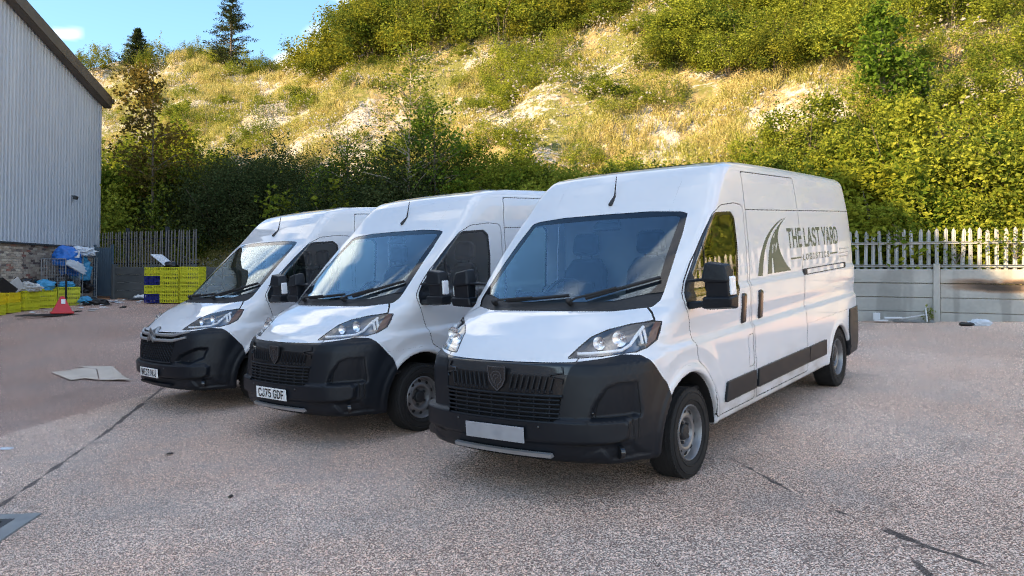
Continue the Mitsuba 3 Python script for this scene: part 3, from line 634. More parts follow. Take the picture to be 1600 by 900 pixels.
def on_ws(y, z, lift): return np.array([float(surfx(abs(y), z)) - lift * .78, y, z + lift * .62])
for i, (p0, p1, p2, q) in enumerate((((.17, 1.345), (.30, 1.365), (.80, 1.505), .20), ((-.60, 1.335), (-.45, 1.345), (.14, 1.388), .2))):
    arm = tube([on_ws(*p0, .02), on_ws(*(np.array(p0) * .5 + np.array(p1) * .5), .05), on_ws(*(np.array(p1) * .55 + np.array(p2) * .45), .045)], .010, 6)
    bl = np.linspace(0, 1, 9)[:, None] * (np.array(p2) - np.array(p1)) + np.array(p1)
    blade = tube([on_ws(*b, .028) for b in bl], .012, 6); rub = tube([on_ws(*b, .012) for b in bl], .006, 4)
    piv = hull_spheres([on_ws(*p0, .0), on_ws(*p0, .035)], .022)
    vp('wiper' + ('', '_001')[i], cat(arm, blade, rub, piv), 'dark_trim', exact=False, smooth=40)
ab = np.array([float(surfx(0, 2.165)), 0, 2.165])
vp('aerial', cat(hull_spheres([ab + (.05, 0, .02), ab + (-.03, 0, -.015), ab + (.055, 0, .055)], (.012, .018, .012)), tube([ab + (.05, 0, .05), ab + (.075, 0, .13), ab + (.105, 0, .24)], (.009, .006, .0045), 6)), 'dark_trim', exact=False, smooth=40)

# ---- the cab
vp('dashboard', cat(hull_spheres([(.80, -.78, 1.20), (.80, .78, 1.20), (1.32, -.80, 1.26), (1.32, .80, 1.26), (1.36, -.8, .8), (1.36, .8, .8), (.8, 0, 1.27), (1.3, 0, 1.32)], .05), hull_spheres([(1.14, -.66, 1.36), (1.14, -.16, 1.36), (1.32, -.66, 1.30), (1.32, -.16, 1.30)], .04), box(.02, .16, .11, (1.22, -.02, 1.42), rot(-15, [0, 1, 0]), bev=.004)), 'dark_trim', exact=False, smooth=40)
vp('bulkhead', cat(box(.03, 1.72, 1.95, (2.24, 0, 1.38)), box(.5, 1.6, .02, (2.0, 0, 2.10))), 'bulkhead_grey', exact=False)
vp('cab_floor', box(1.9, 1.8, .03, (1.4, 0, .62)), 'dark_trim', exact=False)
for i, (yy, w) in enumerate(((-.48, .46), (.20, .46), (.64, .40))):
    back = hull_spheres([(1.86, yy - w / 2 + .05, 1.0), (1.86, yy + w / 2 - .05, 1.0), (1.98, yy - w / 2 + .06, 1.52), (1.98, yy + w / 2 - .06, 1.52), (2.0, yy - w / 4, 1.60), (2.0, yy + w / 4, 1.60)], .06)
    seat = hull_spheres([(1.42, yy - w / 2 + .05, .98), (1.42, yy + w / 2 - .05, .98), (1.86, yy - w / 2 + .05, .96), (1.86, yy + w / 2 - .05, .96)], .075)
    head = hull_spheres([(2.0, yy - .09, 1.74), (2.0, yy + .09, 1.74), (2.02, yy - .08, 1.85), (2.02, yy + .08, 1.85)], .05)
    post = cat(*[tube([(2.0, yy + o, 1.58), (2.0, yy + o, 1.72)], .008, 6) for o in (-.06, .06)])
    vp('seat' + (f'_{i:03d}' if i else ''), cat(back, seat, head, post), 'seat_fabric', exact=False, smooth=45)
th = np.linspace(0, 2 * np.pi, 33)[:-1]
sw = tube(np.stack([1.46 + .19 * .55 * np.cos(th), -.42 + .195 * np.sin(th), 1.33 + .19 * .83 * np.cos(th)], 1), .016, 8, closed=True)
vp('steering_wheel', cat(sw, hull_spheres([(1.46, -.42, 1.33), (1.40, -.42, 1.28)], .05), tube([(1.46, -.60, 1.33), (1.46, -.24, 1.33)], .014, 6), tube([(1.46, -.42, 1.33), (1.38, -.42, 1.18)], .016, 6)), 'dark_trim', exact=False, smooth=45)
sm = hull_spheres([(1.615, -.10, 1.985), (1.615, .10, 1.985), (1.57, -.12, 1.93), (1.57, .12, 1.93)], .018)
vp('camera_housing', sm, 'dark_trim', exact=False, smooth=40)

# ---- the two kinds of nose
def nose(kind):
    out = []
    B = fine(bumper); B = (toward(B[0], 1), B[1])
    ay, z = np.abs(B[0][:, 1]), B[0][:, 2]; yz = np.stack([ay, z], 1)
    def soft(poly, w): return 1 - sstep(-w, w, psdf(yz, np.asarray(poly, float)))
    frontish = np.clip((.42 - B[0][:, 0]) / .12, 0, 1)
    disp = .034 * soft([(-1, .600), (.86, .592), (.885, .56), (.88, .46), (.84, .438), (-1, .41)], .012) * frontish
    if kind == 'lion':
        sc = soft([(.70, .602), (.725, .70), (.785, .81), (.84, .84), (.915, .83), (.93, .60)], .012)
        disp -= .046 * sc * np.clip((.86 - z) / .24, 0, 1) * frontish
    else:
        disp -= .05 * soft([(.53, .63), (.58, .70), (.80, .79), (.87, .78), (.85, .67), (.74, .615)], .012) * frontish
    disp += .010 * soft([(-1, .40), (.75, .40), (.60, .31), (-1, .30)], .02) * -1
    disp -= .018 * soft([(.76, .41), (.90, .42), (.93, .32), (.80, .31)], .012)
    disp += .014 * sstep(.05, -.05, np.sqrt((B[0][:, 0] - .95) ** 2 + (z - .335) ** 2) - .60) * np.clip((B[0][:, 0] - .2) / .1, 0, 1)
    N = bgrad(B[0]); B = (B[0] + N * disp[:, None], B[1])
    G = [(-1, .978), (.42, .980), (.60, .990), (.555, .95), (.52, .80), (.484, .60), (.455, .575), (-1, .568)] if kind == 'lion' else [(-1, .975), (.42, .977), (.62, .985), (.56, .93), (.50, .86), (.44, .64), (.40, .615), (-1, .612)]
    gr, B = split(B, region(B[0], G, 'front', FRL)); gaps = []
    for q in ([[(.70, .604), (.725, .70), (.785, .81), (.84, .845), (.918, .835), (.926, .60), (.926, .44), (.905, .43), (.90, .585), (.87, .602)], [(.50, .40), (.60, .425), (.80, .445), (.885, .465), (.93, .455), (.955, .455), (.955, .445), (.88, .45), (.80, .43), (.60, .41)]] if kind == 'lion' else [[(.50, .40), (.60, .425), (.80, .445), (.885, .465), (.955, .455), (.955, .445), (.88, .45), (.80, .43), (.60, .41)]]):
        ins, B = cutout(B, q, 'front', FRL); core, gp_ = split(ins, region(ins[0], q, 'front', FRL) + .0055); B = join(B, core); gaps.append(gp_)
    vp('bumper_seam', (lambda J: (J[0] + [.004, 0, 0], J[1]))(join(*gaps)), 'seam_black', exact=False, to=out)
    for i_, (a_, b_) in enumerate(((.70, .64), (-.70, .64), (.36, .545), (-.36, .545))):
        vp('parking_sensor' + (f'_{i_:03d}' if i_ else ''), hull_spheres([(float(surfx(abs(a_), b_)) - .002 + (.03 if abs(a_) > .5 else -.032), a_, b_)], .012, 1), 'gloss_black', exact=False, smooth=True, to=out)
    vp('bumper', B, 'black_plastic', exact=False, smooth=60, to=out)
    gV = gr[0].copy()
    def bar(y0, y1, z0, z1, lift, th, n=9, wid=None, zoff=None):
        yy = np.linspace(y0, y1, n); zz = np.linspace(z0, z1, n)
        x = surfx(np.abs(yy), zz) - lift
        return tube(np.stack([x, yy, zz], 1), th, 6)
    if kind == 'lion':
        up, lo = split(gr, .757 - gr[0][:, 2])
        vp('grille_panel', (up[0] + np.array([.004, 0, 0]), up[1]), 'gloss_black', to=out)
        lo = (lo[0] + np.array([.060, 0, 0]), lo[1]); vp('grille__backing', lo, 'seam_black', exact=False, to=out)
        bars = [bar(-.50, .50, zz, zz, .002, .008, 15) for zz in (.605, .636, .667, .698, .728)]
        for yy in np.linspace(-.42, .42, 8): bars.append(bar(yy, yy, .575, .75, -.006, .006, 3))
        bars.append(bar(-.52, .52, .757, .757, .008, .010, 15)); bars.append(bar(-.48, .48, .572, .572, .008, .012, 15))
        E = edges_of(lo[1]); n = len(lo[0])
        vp('grille', cat(*bars), 'black_plastic', exact=False, smooth=50, to=out)
        slats = []
        for k in range(1, 9):
            for s in (-1, 1):
                yc = s * (.075 + .046 * k); hz = .905 - .0015 * k
                pts = [(yc + s * .012, hz), (yc + s * .004, .865), (yc - s * .012, .80)]
                slats.append(tube([(float(surfx(abs(a), b)) - .010, a, b) for a, b in pts], (.002, .007, .008), 5))
                slats.append(box(.02, .030, .024, (float(surfx(abs(yc), .783)) + .004, yc - s * .012, .783), bev=.004))
        vp('grille_slat', cat(*slats), 'black_plastic', exact=False, smooth=30, to=out)
        for s in (-1, 1):
            pts = [(.50, .955), (.515, .915), (.43, .905), (.425, .885), (.52, .868), (.51, .84)]
            vp('grille_trim' + ('_001' if s > 0 else ''), tube([(float(surfx(a, b)) - .004, s * a, b) for a, b in pts], .007, 5), 'gloss_black', exact=False, smooth=40, to=out)
        # shield with a lion's head, its mane as strokes
        sh = np.array([(-.078, .085), (.078, .085), (.072, -.01), (.045, -.055), (0, -.092), (-.045, -.055), (-.072, -.01)])
        xs = float(surfx(0, .862)) - .024
        def ex(poly, t):
            m = trimesh.creation.extrude_polygon(poly, t, engine='earcut'); V = m.vertices; m.vertices = np.stack([-V[:, 2], V[:, 0], V[:, 1]], 1); return m
        def place(m, dx): m = m.copy(); m.apply_translation([xs + dx, 0, .862]); return m
        vp('emblem', place(ex(Polygon(sh), .016), .022), 'gloss_black', exact=False, to=out)
        rimm = Polygon(sh).buffer(.002).difference(Polygon(sh).buffer(-.006))
        strokes = [LineString(q).buffer(.0032) for q in ([(-.045, -.01), (-.048, .02), (-.03, .045), (0, .052), (.028, .044)], [(-.03, -.035), (-.034, 0), (-.022, .022), (.004, .030)], [(-.012, -.055), (-.018, -.025), (-.008, -.002), (.016, .008)], [(.028, .044), (.042, .02), (.036, .002), (.045, -.012), (.03, -.03)], [(.03, -.03), (.012, -.045), (.004, -.068)], [(.012, .018), (.026, .02)])]
        ly = [meshkit.text_mesh('PEUGEOT', .012, .003, True)]
        t = ly[0]; b = t.bounds; t.apply_translation([-(b[0, 0] + b[1, 0]) / 2, .064, 0]); Vt = t.vertices.copy(); t.vertices = np.stack([-Vt[:, 2], Vt[:, 0], Vt[:, 1]], 1)
        vp('emblem__relief', cat(*[place(ex(g, .004), .006) for g in [rimm] + strokes], place(t, .006)), 'emblem_grey', exact=False, to=out)
        lipz = .345
    else:
        vp('grille__backing', (gr[0] + np.array([.055, 0, 0]), gr[1]), 'seam_black', exact=False, to=out)
        hexes = []
        for r_, zz in enumerate(np.arange(.64, .86, .030)):
            n = 61; yy = np.linspace(-.46, .46, n); zw = zz + .010 * np.where((np.arange(n) // 2 + r_) % 2 == 0, 1, -1)
            hexes.append(tube(np.stack([surfx(np.abs(yy), zw) + .004, yy, zw], 1), .006, 4))
        hexes.append(bar(-.46, .46, .618, .618, .006, .014, 15))
        vp('grille', cat(*hexes), 'black_plastic', exact=False, smooth=50, to=out)
        def chev(zc, dz, th):
            yy = np.concatenate([np.linspace(-.66, -.10, 12), [-.085, -.045, 0, .045, .085], np.linspace(.10, .66, 12)])
            a = np.abs(yy); zz = zc + np.where(a > .45, (a - .45) * .18, 0) + np.where(a < .086, (.085 - a) * dz, 0)
            x = surfx(np.minimum(a, .66), zz) - .006 - np.where(a < .09, .018, 0)
            w = np.where(a < .09, th * 1.1, th) * np.where(a > .55, .75, 1)
            return tube(np.stack([x, yy, zz], 1), w, 8)
        vp('grille_bar', chev(.950, .85, .021), 'dull_steel', exact=False, smooth=50, to=out)
        vp('grille_bar_001', chev(.885, .85, .021), 'dull_steel', exact=False, smooth=50, to=out)
        em = []
        for zc in (.950, .885):
            for s in (-1, 1):
                em.append(hull_spheres([(float(surfx(0, zc)) - .05, 0, zc + .085), (float(surfx(0, zc)) - .05, 0, zc + .04), (float(surfx(.08, zc)) - .045, s * .08, zc + .012), (float(surfx(.08, zc)) - .045, s * .08, zc - .025)], .006, 1))
        vp('emblem', cat(*em), 'silver_paint', exact=False, smooth=30, to=out)
    lp = [(.0 + float(surfx(abs(yy), .37)) - .028, yy, .338) for yy in np.linspace(-.43, .43, 13)]
    lv = np.array(lp); lip = cat(*[trimesh.convex.convex_hull(np.vstack([[p + (0, 0, .014), p + (.03, 0, .02), p + (.01, 0, -.014), p + (.05, 0, -.010)] for p in lv[i:i + 2]])) for i in range(12)])
    vp('skid_strip', lip, 'dull_steel' if kind == 'lion' else 'black_plastic', exact=False, smooth=30, to=out)
    for i, s in enumerate((1, -1)):
        m = trimesh.creation.cylinder(.045, .03, sections=20); m.apply_transform(rot(90, [0, 1, 0])); m.apply_transform(rot(s * 35, [0, 0, 1])); m.apply_translation([float(surfx(.845, .365)) + .008, s * .845, .365])
        vp('fog_lamp' + ('', '_001')[i], m, 'gloss_black', exact=False, smooth=30, to=out)
    return out
NOSES = {k: nose(k) for k in ('lion', 'chevron')}
def plate(text):
    x0 = float(surfx(0, .48)) - .050; out = []
    zc = .482; pl = box(.008, .52, .112, (x0, 0, zc), bev=.002)
    vp('number_plate', pl, 'plate_white' if text else 'plate_plain', exact=False, to=out)
    if text:
        m = meshkit.text_mesh(text, .080, .003, True); b = m.bounds; sx = .44 / (b[1, 0] - b[0, 0])
        V = m.vertices.copy(); m.vertices = np.stack([x0 - .0035 - V[:, 2], (V[:, 0] - (b[0, 0] + b[1, 0]) / 2) * sx, zc - .040 + V[:, 1]], 1)
        vp('number_plate__lettering', m, 'plate_black', exact=False, to=out)
    return out
def film(poly, t=.0012, n=.05):
    """flat print in (x, z) laid on the left side of the van"""
    out = []
    for g in getattr(poly, 'geoms', [poly]):
        g = g.segmentize(n); m = trimesh.creation.extrude_polygon(g, t, engine='earcut'); V = m.vertices
        V = np.stack([V[:, 0], surfy(V[:, 0], V[:, 1]) + .001 + V[:, 2], V[:, 1]], 1); out.append(trimesh.Trimesh(V, m.faces, process=False))
    return cat(*out)
def side_text(s, x0, x1, z0, h, shear=0., bold=True, gap=None):
    if gap is None:
        m = meshkit.text_mesh(s, h, .0012, bold)
    else:
        ms, x = [], 0
        for ch in s:
            q = meshkit.text_mesh(ch, h, .0012, bold); w = q.bounds[1, 0] - q.bounds[0, 0]; q.apply_translation([x - q.bounds[0, 0], 0, 0]); x += w + gap * h; ms.append(q)
        m = cat(*ms)
    b = m.bounds; V = m.vertices.copy(); X = x0 + (V[:, 0] - b[0, 0]) * (x1 - x0) / (b[1, 0] - b[0, 0])
    Z = z0 + V[:, 1]; m.vertices = np.stack([X, surfy(X, Z) + .001 + V[:, 2], Z], 1); return m
def livery():
    out = []
    stripe = Polygon([(2.501, 1.43), (2.53, 1.50), (2.564, 1.573), (2.625, 1.652), (2.699, 1.722), (2.79, 1.785), (2.889, 1.832), (3.0, 1.878), (3.128, 1.919), (3.26, 1.948), (3.397, 1.963), (3.27, 1.943), (3.151, 1.909), (3.04, 1.87), (2.935, 1.822), (2.845, 1.77), (2.768, 1.711), (2.71, 1.648), (2.675, 1.585), (2.64, 1.505), (2.618, 1.427)])
    road = Polygon([(2.756, 1.434), (2.77, 1.50), (2.792, 1.562), (2.815, 1.63), (2.849, 1.692), (2.905, 1.752), (2.979, 1.803), (3.06, 1.848), (3.14, 1.882), (3.265, 1.927), (3.397, 1.963), (3.30, 1.93), (3.225, 1.895), (3.18, 1.872), (3.140, 1.835), (3.105, 1.79), (3.094, 1.74), (3.100, 1.70), (3.115, 1.665), (3.155, 1.61), (3.217, 1.552), (3.31, 1.49), (3.423, 1.434)])
    dash = [[(2.888, 1.576), (2.918, 1.581), (2.935, 1.433), (2.873, 1.431)], [(2.929, 1.707), (2.955, 1.708), (2.933, 1.623), (2.905, 1.622)], [(3.0, 1.803), (3.032, 1.82), (3.000, 1.772), (2.974, 1.768)], [(3.099, 1.878), (3.130, 1.893), (3.094, 1.853), (3.068, 1.847)], [(3.202, 1.918), (3.240, 1.930), (3.200, 1.906), (3.182, 1.902)]]
    for d in dash: road = road.difference(Polygon(d))
    vp('road_emblem', film(stripe.union(road)), 'sign_green', exact=False, to=out)
    vp('sign_lettering', cat(side_text('THE LAST YARD', 3.375, 5.16, 1.66, .192)), 'sign_green', exact=False, to=out)
    vp('sign_lettering_001', cat(side_text('LOGISTICS', 3.825, 4.765, 1.518, .062, bold=True, gap=.42), film(LineString([(3.44, 1.549), (3.765, 1.549)]).buffer(.008, cap_style=2)), film(LineString([(4.812, 1.551), (5.095, 1.553)]).buffer(.008, cap_style=2))), 'sign_green', exact=False, to=out)
    sm = [film(LineString([(a, z), (b, z)]).buffer(h, cap_style=2)) for a, b, z, h in ((5.19, 5.225, 1.590, .010), (5.26, 5.64, 1.590, .004), (5.19, 5.225, 1.545, .010), (5.26, 5.60, 1.545, .004), (5.19, 5.225, 1.500, .010), (5.26, 5.55, 1.500, .004))]
    vp('small_print', cat(*sm), 'dull_steel', exact=False, to=out)
    return out
def papers():
    out = []
    for i, (yy, a) in enumerate(((-.35, 8), (.05, -14), (.34, 22))):
        vp('paper' + (f'_{i:03d}' if i else ''), box(.20, .29, .004, (1.02 + .03 * i, yy, 1.335 + .006 * i), rot(a, [0, 0, 1]) @ rot(-4, [0, 1, 0])), 'paper_white', exact=False, to=out)
    return out
VANS = [((.02562, 5.81532, -2.22802), 'lion', None, livery(), 'nearest white van, green road emblem and lettering on its side, pale blank number plate'),
        ((-2.23476, 7.92831, -2.29825), 'lion', 'CJ75 GDF', [], 'middle white van with black lion shield grille and number plate CJ75 GDF'),
        ((-4.37753, 9.93844, -2.33765), 'chevron', 'WE23 HUJ', papers(), 'leftmost white van with grey chevron bars in its nose, number plate WE23 HUJ')]
for pose, kind, txt, extra, lab in VANS:
    k = newkey('panel_van'); M = frame(*pose) @ np.array([[1, 0, 0, 0], [0, 1, 0, -.03], [0, 0, 1, 0], [0, 0, 0, 1.]]) @ np.diag([1, -1, 1, 1.])
    tag(k, lab, 'van', 'vans parked side by side in the yard')
    for part, d, pl in VAN + NOSES[kind] + plate(txt) + extra:
        if kind == 'chevron' and part.startswith('wing_mirror_001'): continue     # folded away, out of sight
        scene[f'{k}__{part}'] = {**d, 'to_world': T4(M)}
        if pl: labels[f'{k}__{part}'] = {'label': pl}
        if part in ('grille', 'bumper_seam', 'grille_slat', 'panel_seam', 'small_print', 'sign_lettering_001') or part.endswith('tread_groove') or part.endswith('rim_hole'): labels[f'{k}__{part}'] = {'kind': 'stuff'}
# ------------------------------------------------------------------ things standing about in the yard
def blob(seed, sx, sy, sz, amp=.25, sub=3, freq=2.2, flat=None):
    m = trimesh.creation.icosphere(sub, 1.0); v = m.vertices
    v = v * (1 + amp * 2 * (meshkit.fbm(v * freq + seed * 7.1, 4, seed)[:, None] - .5)) * [sx, sy, sz]
    v[:, 2] = np.maximum(v[:, 2], -sz * .62 if flat is None else flat); m.vertices = v; return m
def put(name, mesh, m, x, y, dz=0., yaw=0., label=None, catg=None, grp=None, smooth=False, tilt=None):
    k = newkey(name); M = np.eye(4); M[:3, 3] = (x, y, float(gz(x, y)) + dz); M = M @ rot(yaw, [0, 0, 1])
    if tilt is not None: M = M @ tilt
    for part, q, mt in (mesh if isinstance(mesh, list) else [('', mesh, m)]):
        scene[k + ('__' + part if part else '')] = {**PM(q, mt, smooth), 'to_world': T4(M)}
    tag(k, label, catg, grp); return k
pr('crate_yellow', proc(lambda p, n, uv: mix((.54, .55, .02), (.72, .70, .04), fbm(p.x * 4, p.y * 4, p.z * 4)) * (.85 + .15 * noise(p.x * 30, p.y * 30, p.z * 30))), .45)
pr('crate_amber', proc(lambda p, n, uv: mix((.70, .52, .012), (.78, .62, .02), fbm(p.x * 4, p.y * 4, p.z * 4))), .45)
pr('crate_blue', (.012, .02, .17), .45)
pr('bag_blue', (.02, .14, .50), .35); pr('bag_cyan', (.05, .28, .50), .3); pr('bag_black', (.01, .01, .011), .3); pr('film_white', (.55, .60, .66), .35); pr('scrap_white', (.66, .68, .70), .8); pr('foam_grey', (.42, .42, .41), .9)
pr('red_plastic', (.50, .012, .022), .35, clearcoat=.4); pr('board_dark', (.035, .032, .03), .85)
bumped('cardboard', proc(lambda p, n, uv: mix((.42, .36, .295), (.56, .49, .415), fbm(p.x * 3, p.y * 3, 0., 4)) * (.93 + .07 * noise(p.x * 60 + p.y * 20, p.y * 8))), .9, lambda p, n, uv: fbm(p.x * 6, p.y * 6, 0., 3), .006)
pr('iron_dark', (.05, .055, .065), .5, metallic=.5); pr('patch_concrete', proc(lambda p, n, uv: mix((.17, .18, .185), (.26, .27, .27), fbm(p.x * 9, p.y * 9, 0., 4))), .9)
pr('cage_steel', (.36, .38, .40), .4, metallic=.6); pr('pipe_white', (.58, .60, .62), .5)
def crate(w, d, h):
    ms = [box(w - .01, d - .01, .012, (0, 0, .008))]
    for a, L, sx in ((0, w, d), (1, d, w)):
        for s in (-1, 1):
            pc = []
            for i in range(4): pc.append((L, .014, .022, 0, s * (sx / 2 - .007), .018 + (h - .036) * i / 3))
            n = int(L / .055)
            for i in range(n + 1): pc.append((.020, .018, h, -L / 2 + .008 + (L - .016) * i / n, s * (sx / 2 - .009), h / 2))
            pc.append((L * .96, .003, h * .16, 0, s * (sx / 2 - .014), h * .5))
            for q in pc: ms.append(box(q[0], q[1], q[2], (q[3], q[4], q[5])) if a == 0 else box(q[1], q[0], q[2], (q[4], q[3], q[5])))
    return cat(*ms)
C1, C2 = crate(.60, .40, .28), crate(.30, .42, .262)
ORD = ('bottom', 'top')
# the row of yellow crates along the warehouse wall, filled with rubbish
ROW = [(-14.2, 21.45, 96, 'crate_yellow', 'crate_amber', 'first'), (-14.22, 22.12, 92, 'crate_yellow', 'crate_amber', 'second'), (-14.12, 22.80, 84, 'crate_yellow', 'crate_yellow', 'third'), (-14.0, 23.42, 66, 'crate_yellow', 'crate_yellow', 'fourth'), (-13.66, 24.12, 40, 'crate_yellow', 'crate_yellow', 'last')]
for x, y, yw, m0, m1, nm in ROW:
    for l, m in enumerate((m0, m1)):
        put('crate', C1, m, x, y, .02 + .285 * l, yw + (3 if l else 0), f'{"amber" if "amber" in m else "yellow"} slatted crate, {ORD[l]} one of the {nm} pair along the brick wall', 'crate', 'yellow crates along the brick wall')
SH = [(-10.86, 23.75), (-10.55, 23.68), (-10.16, 23.52), (-9.50, 23.36)]
NM4 = ('lowest', 'second lowest', 'third', 'topmost')
for j, (x, y) in enumerate(SH):
    for l in range(4):
        blue = j < 2 and l % 2 == 0; narrow = j < 2
        put('crate', C2 if narrow else C1, 'crate_blue' if blue else 'crate_yellow', x, y, .02 + (.268 if narrow else .282) * l - (.02 * l if not narrow else 0), -14 + (j * 2), f'{"blue" if blue else "yellow"} crate, {NM4[l]} in the {("leftmost", "second", "third", "rightmost")[j]} stack before the dark wall', 'crate', 'stacked crates before the dark wall')
put('ribbed_panel', cat(*[box(.035, .62, .03, (-.2 + .05 * i, 0, 0)) for i in range(9)], box(.46, .6, .008)), 'film_white', -10.55, 23.7, 1.30, 70, 'pale ribbed plastic panel leaning on the stacked crates', 'panel', tilt=rot(32, [1, 0, 0]))
put('bin_bag', blob(3, .22, .18, .12, .3), 'bag_black', -10.28, 23.6, 1.14, 0, 'black bag lying on top of the stacked crates', 'bag', smooth=40)
# rubbish in the crates
put('black_tray', cat(box(.52, .03, .34), box(.52, .30, .02, (0, .14, .16))), 'bag_black', -14.15, 21.95, .72, 60, 'black plastic tray tipped up in the crates', 'tray', tilt=rot(38, [0, 1, 0]))
put('foam_sheet', box(.46, .05, .36, bev=.01), 'foam_grey', -14.1, 22.25, .74, 70, 'white foam board sticking up from the crates', 'board', tilt=rot(-35, [0, 1, 0]))
put('black_tray', box(.42, .03, .34, bev=.01), 'bag_black', -14.3, 22.75, .74, 50, 'black board leaning in the third yellow crate', 'tray', tilt=rot(30, [0, 1, 0]))
put('paper_heap', blob(5, .34, .30, .16, .5, freq=3.5), 'foam_grey', -14.1, 22.75, .66, 10, 'heap of grey paper in the third yellow crate', 'paper', smooth=False)
put('paper_heap', blob(6, .26, .30, .13, .5, freq=3.5), 'scrap_white', -14.1, 23.1, .64, 30, 'crumpled white paper at the edge of the third crate', 'paper')
put('blue_bag', blob(7, .27, .26, .20, .5, freq=3), 'bag_cyan', -13.98, 23.45, .66, 0, 'pale blue crumpled bag in the fourth crate', 'bag', smooth=30)
put('dark_bag', blob(8, .28, .28, .2, .5, freq=3), 'bag_black', -14.35, 23.2, .72, 0, 'dark bag wedged between crates and brick wall', 'bag', smooth=30)
put('paper_heap', blob(9, .22, .18, .12, .5, freq=3.5), 'bag_cyan', -13.68, 24.1, .64, 0, 'bluish paper in the crate nearest the roll cages', 'paper')
def roll_cage(w, d, h):
    fr, ms, wh = [], [], []
    for sx in (-1, 1):
        for sy in (-1, 1): fr.append(tube([(sx * w / 2, sy * d / 2, .14), (sx * w / 2, sy * d / 2, h)], .016, 6)); wh.append(hull_spheres([(sx * w * .42, sy * d * .42, .06), (sx * w * .42 + .02, sy * d * .42, .06)], .055, 1))
    for sx in (-1, 1):
        for z in (.2, h * .5, h): fr.append(tube([(sx * w / 2, -d / 2, z), (sx * w / 2, d / 2, z)], .013, 6))
        for i in range(1, 9): ms.append(tube([(sx * w / 2, -d / 2 + d * i / 9, .2), (sx * w / 2, -d / 2 + d * i / 9, h)], .004, 4))
        for i in range(1, 13): ms.append(tube([(sx * w / 2, -d / 2, .2 + (h - .2) * i / 13), (sx * w / 2, d / 2, .2 + (h - .2) * i / 13)], .004, 4))
    for z in (.2, h):
        fr.append(tube([(-w / 2, d / 2, z), (w / 2, d / 2, z)], .013, 6))
    for i in range(1, 9): ms.append(tube([(-w / 2 + w * i / 9, d / 2, .2), (-w / 2 + w * i / 9, d / 2, h)], .004, 4))
    for i in range(1, 13): ms.append(tube([(-w / 2, d / 2, .2 + (h - .2) * i / 13), (w / 2, d / 2, .2 + (h - .2) * i / 13)], .004, 4))
    return [('frame', cat(*fr), 'cage_steel'), ('mesh_side', cat(*ms), 'cage_steel'), ('base', box(w, d, .05, (0, 0, .16)), 'steel_dark'), ('castor', cat(*wh), 'seam_black')]
k1 = put('roll_cage', roll_cage(.82, .74, 1.46), None, -14.25, 24.75, 0, 92, 'steel roll cage behind the yellow crates, filled with dark and blue bags', 'roll cage', 'roll cages by the warehouse wall')
k2 = put('roll_cage', roll_cage(.72, .74, 1.52), None, -14.32, 25.95, 0, 84, 'steel roll cage beside the blue gate, draped with white sheeting', 'roll cage', 'roll cages by the warehouse wall')
for k in (k1, k2):
    for p_ in ('mesh_side', 'castor'): labels[f'{k}__{p_}'] = {'kind': 'stuff'}
put('blue_bag', blob(11, .40, .42, .40, .28, 4), 'bag_blue', -14.25, 25.05, 1.48, 0, 'big deep blue bag bulging from the top of the nearer roll cage', 'bag', smooth=40)
put('dark_bag', blob(12, .38, .36, .32, .4, 4, 3), 'bag_black', -14.25, 24.7, .62, 0, 'black bag low in the nearer roll cage', 'bag', smooth=35)
put('paper_label', box(.16, .004, .20), 'scrap_white', -13.86, 24.98, 1.58, 62, 'white label stuck on the big blue bag', 'label')
put('torn_sheet', blob(13, .36, .05, .16, .6, 3, 4), 'film_white', -13.84, 24.9, 1.18, 70, 'torn white sheet hanging through the nearer roll cage', 'sheet', tilt=rot(25, [0, 1, 0]))
put('plastic_sheeting', blob(14, .44, .50, .20, .5, 4, 3.4), 'film_white', -14.3, 25.95, 1.66, 10, 'crumpled pale sheeting heaped over the roll cage by the gate', 'sheeting', smooth=25)
put('blue_bag', blob(15, .34, .32, .5, .4, 4, 3), 'bag_cyan', -14.32, 25.95, 1.05, 0, 'bright cyan bag inside the roll cage by the gate', 'bag', smooth=35)
put('blue_bag', blob(16, .30, .30, .38, .4, 4, 3), 'bag_blue', -14.4, 25.5, 1.15, 0, 'blue bag squeezed between the two roll cages', 'bag', smooth=35)
put('dark_bag', blob(17, .33, .30, .30, .4, 4, 3), 'bag_black', -14.3, 26.05, .5, 0, 'black bag at the bottom of the roll cage by the gate', 'bag', smooth=35)
put('dark_bag', blob(18, .36, .26, .13, .4, 4, 3), 'bag_black', -12.75, 24.0, .07, 20, 'dark bag lying on the tarmac before the cages', 'bag', smooth=35)
put('cyan_bag', blob(19, .26, .16, .13, .45, 4, 3), 'bag_cyan', -13.0, 23.95, .14, -20, 'crumpled cyan bag on top of the dark bag', 'bag', smooth=30)
# red plastic pyramid on a dark board
def pyramid(a, b, h, t):
    lo = np.array([(-a, -b), (a, -b), (a, b), (-a, b)]); v = [(x, y, 0) for x, y in lo] + [(x * .16, y * .16, h) for x, y in lo]
    return trimesh.convex.convex_hull(np.array(v))
put('red_pyramid', [('shell', pyramid(.26, .23, .46, .02), 'red_plastic'), ('rim', box(.56, .50, .05, (0, 0, .02), bev=.015), 'red_plastic'), ('paper', box(.10, .004, .14, (.02, -.105, .32), rot(-24, [1, 0, 0])), 'scrap_white')], None, -12.15, 21.2, .05, 32, 'red plastic pyramid with a scrap of white paper on it', 'plastic cover')
put('dark_board', cat(box(1.15, .12, .03, (-.3, -.30, 0)), box(.95, .10, .04, (-.25, .1, .0), rot(9, [0, 0, 1])), box(.9, .5, .02, (.2, 0, -.005))), 'board_dark', -12.3, 21.1, .025, 28, 'dark wooden boards lying under the red pyramid', 'board')
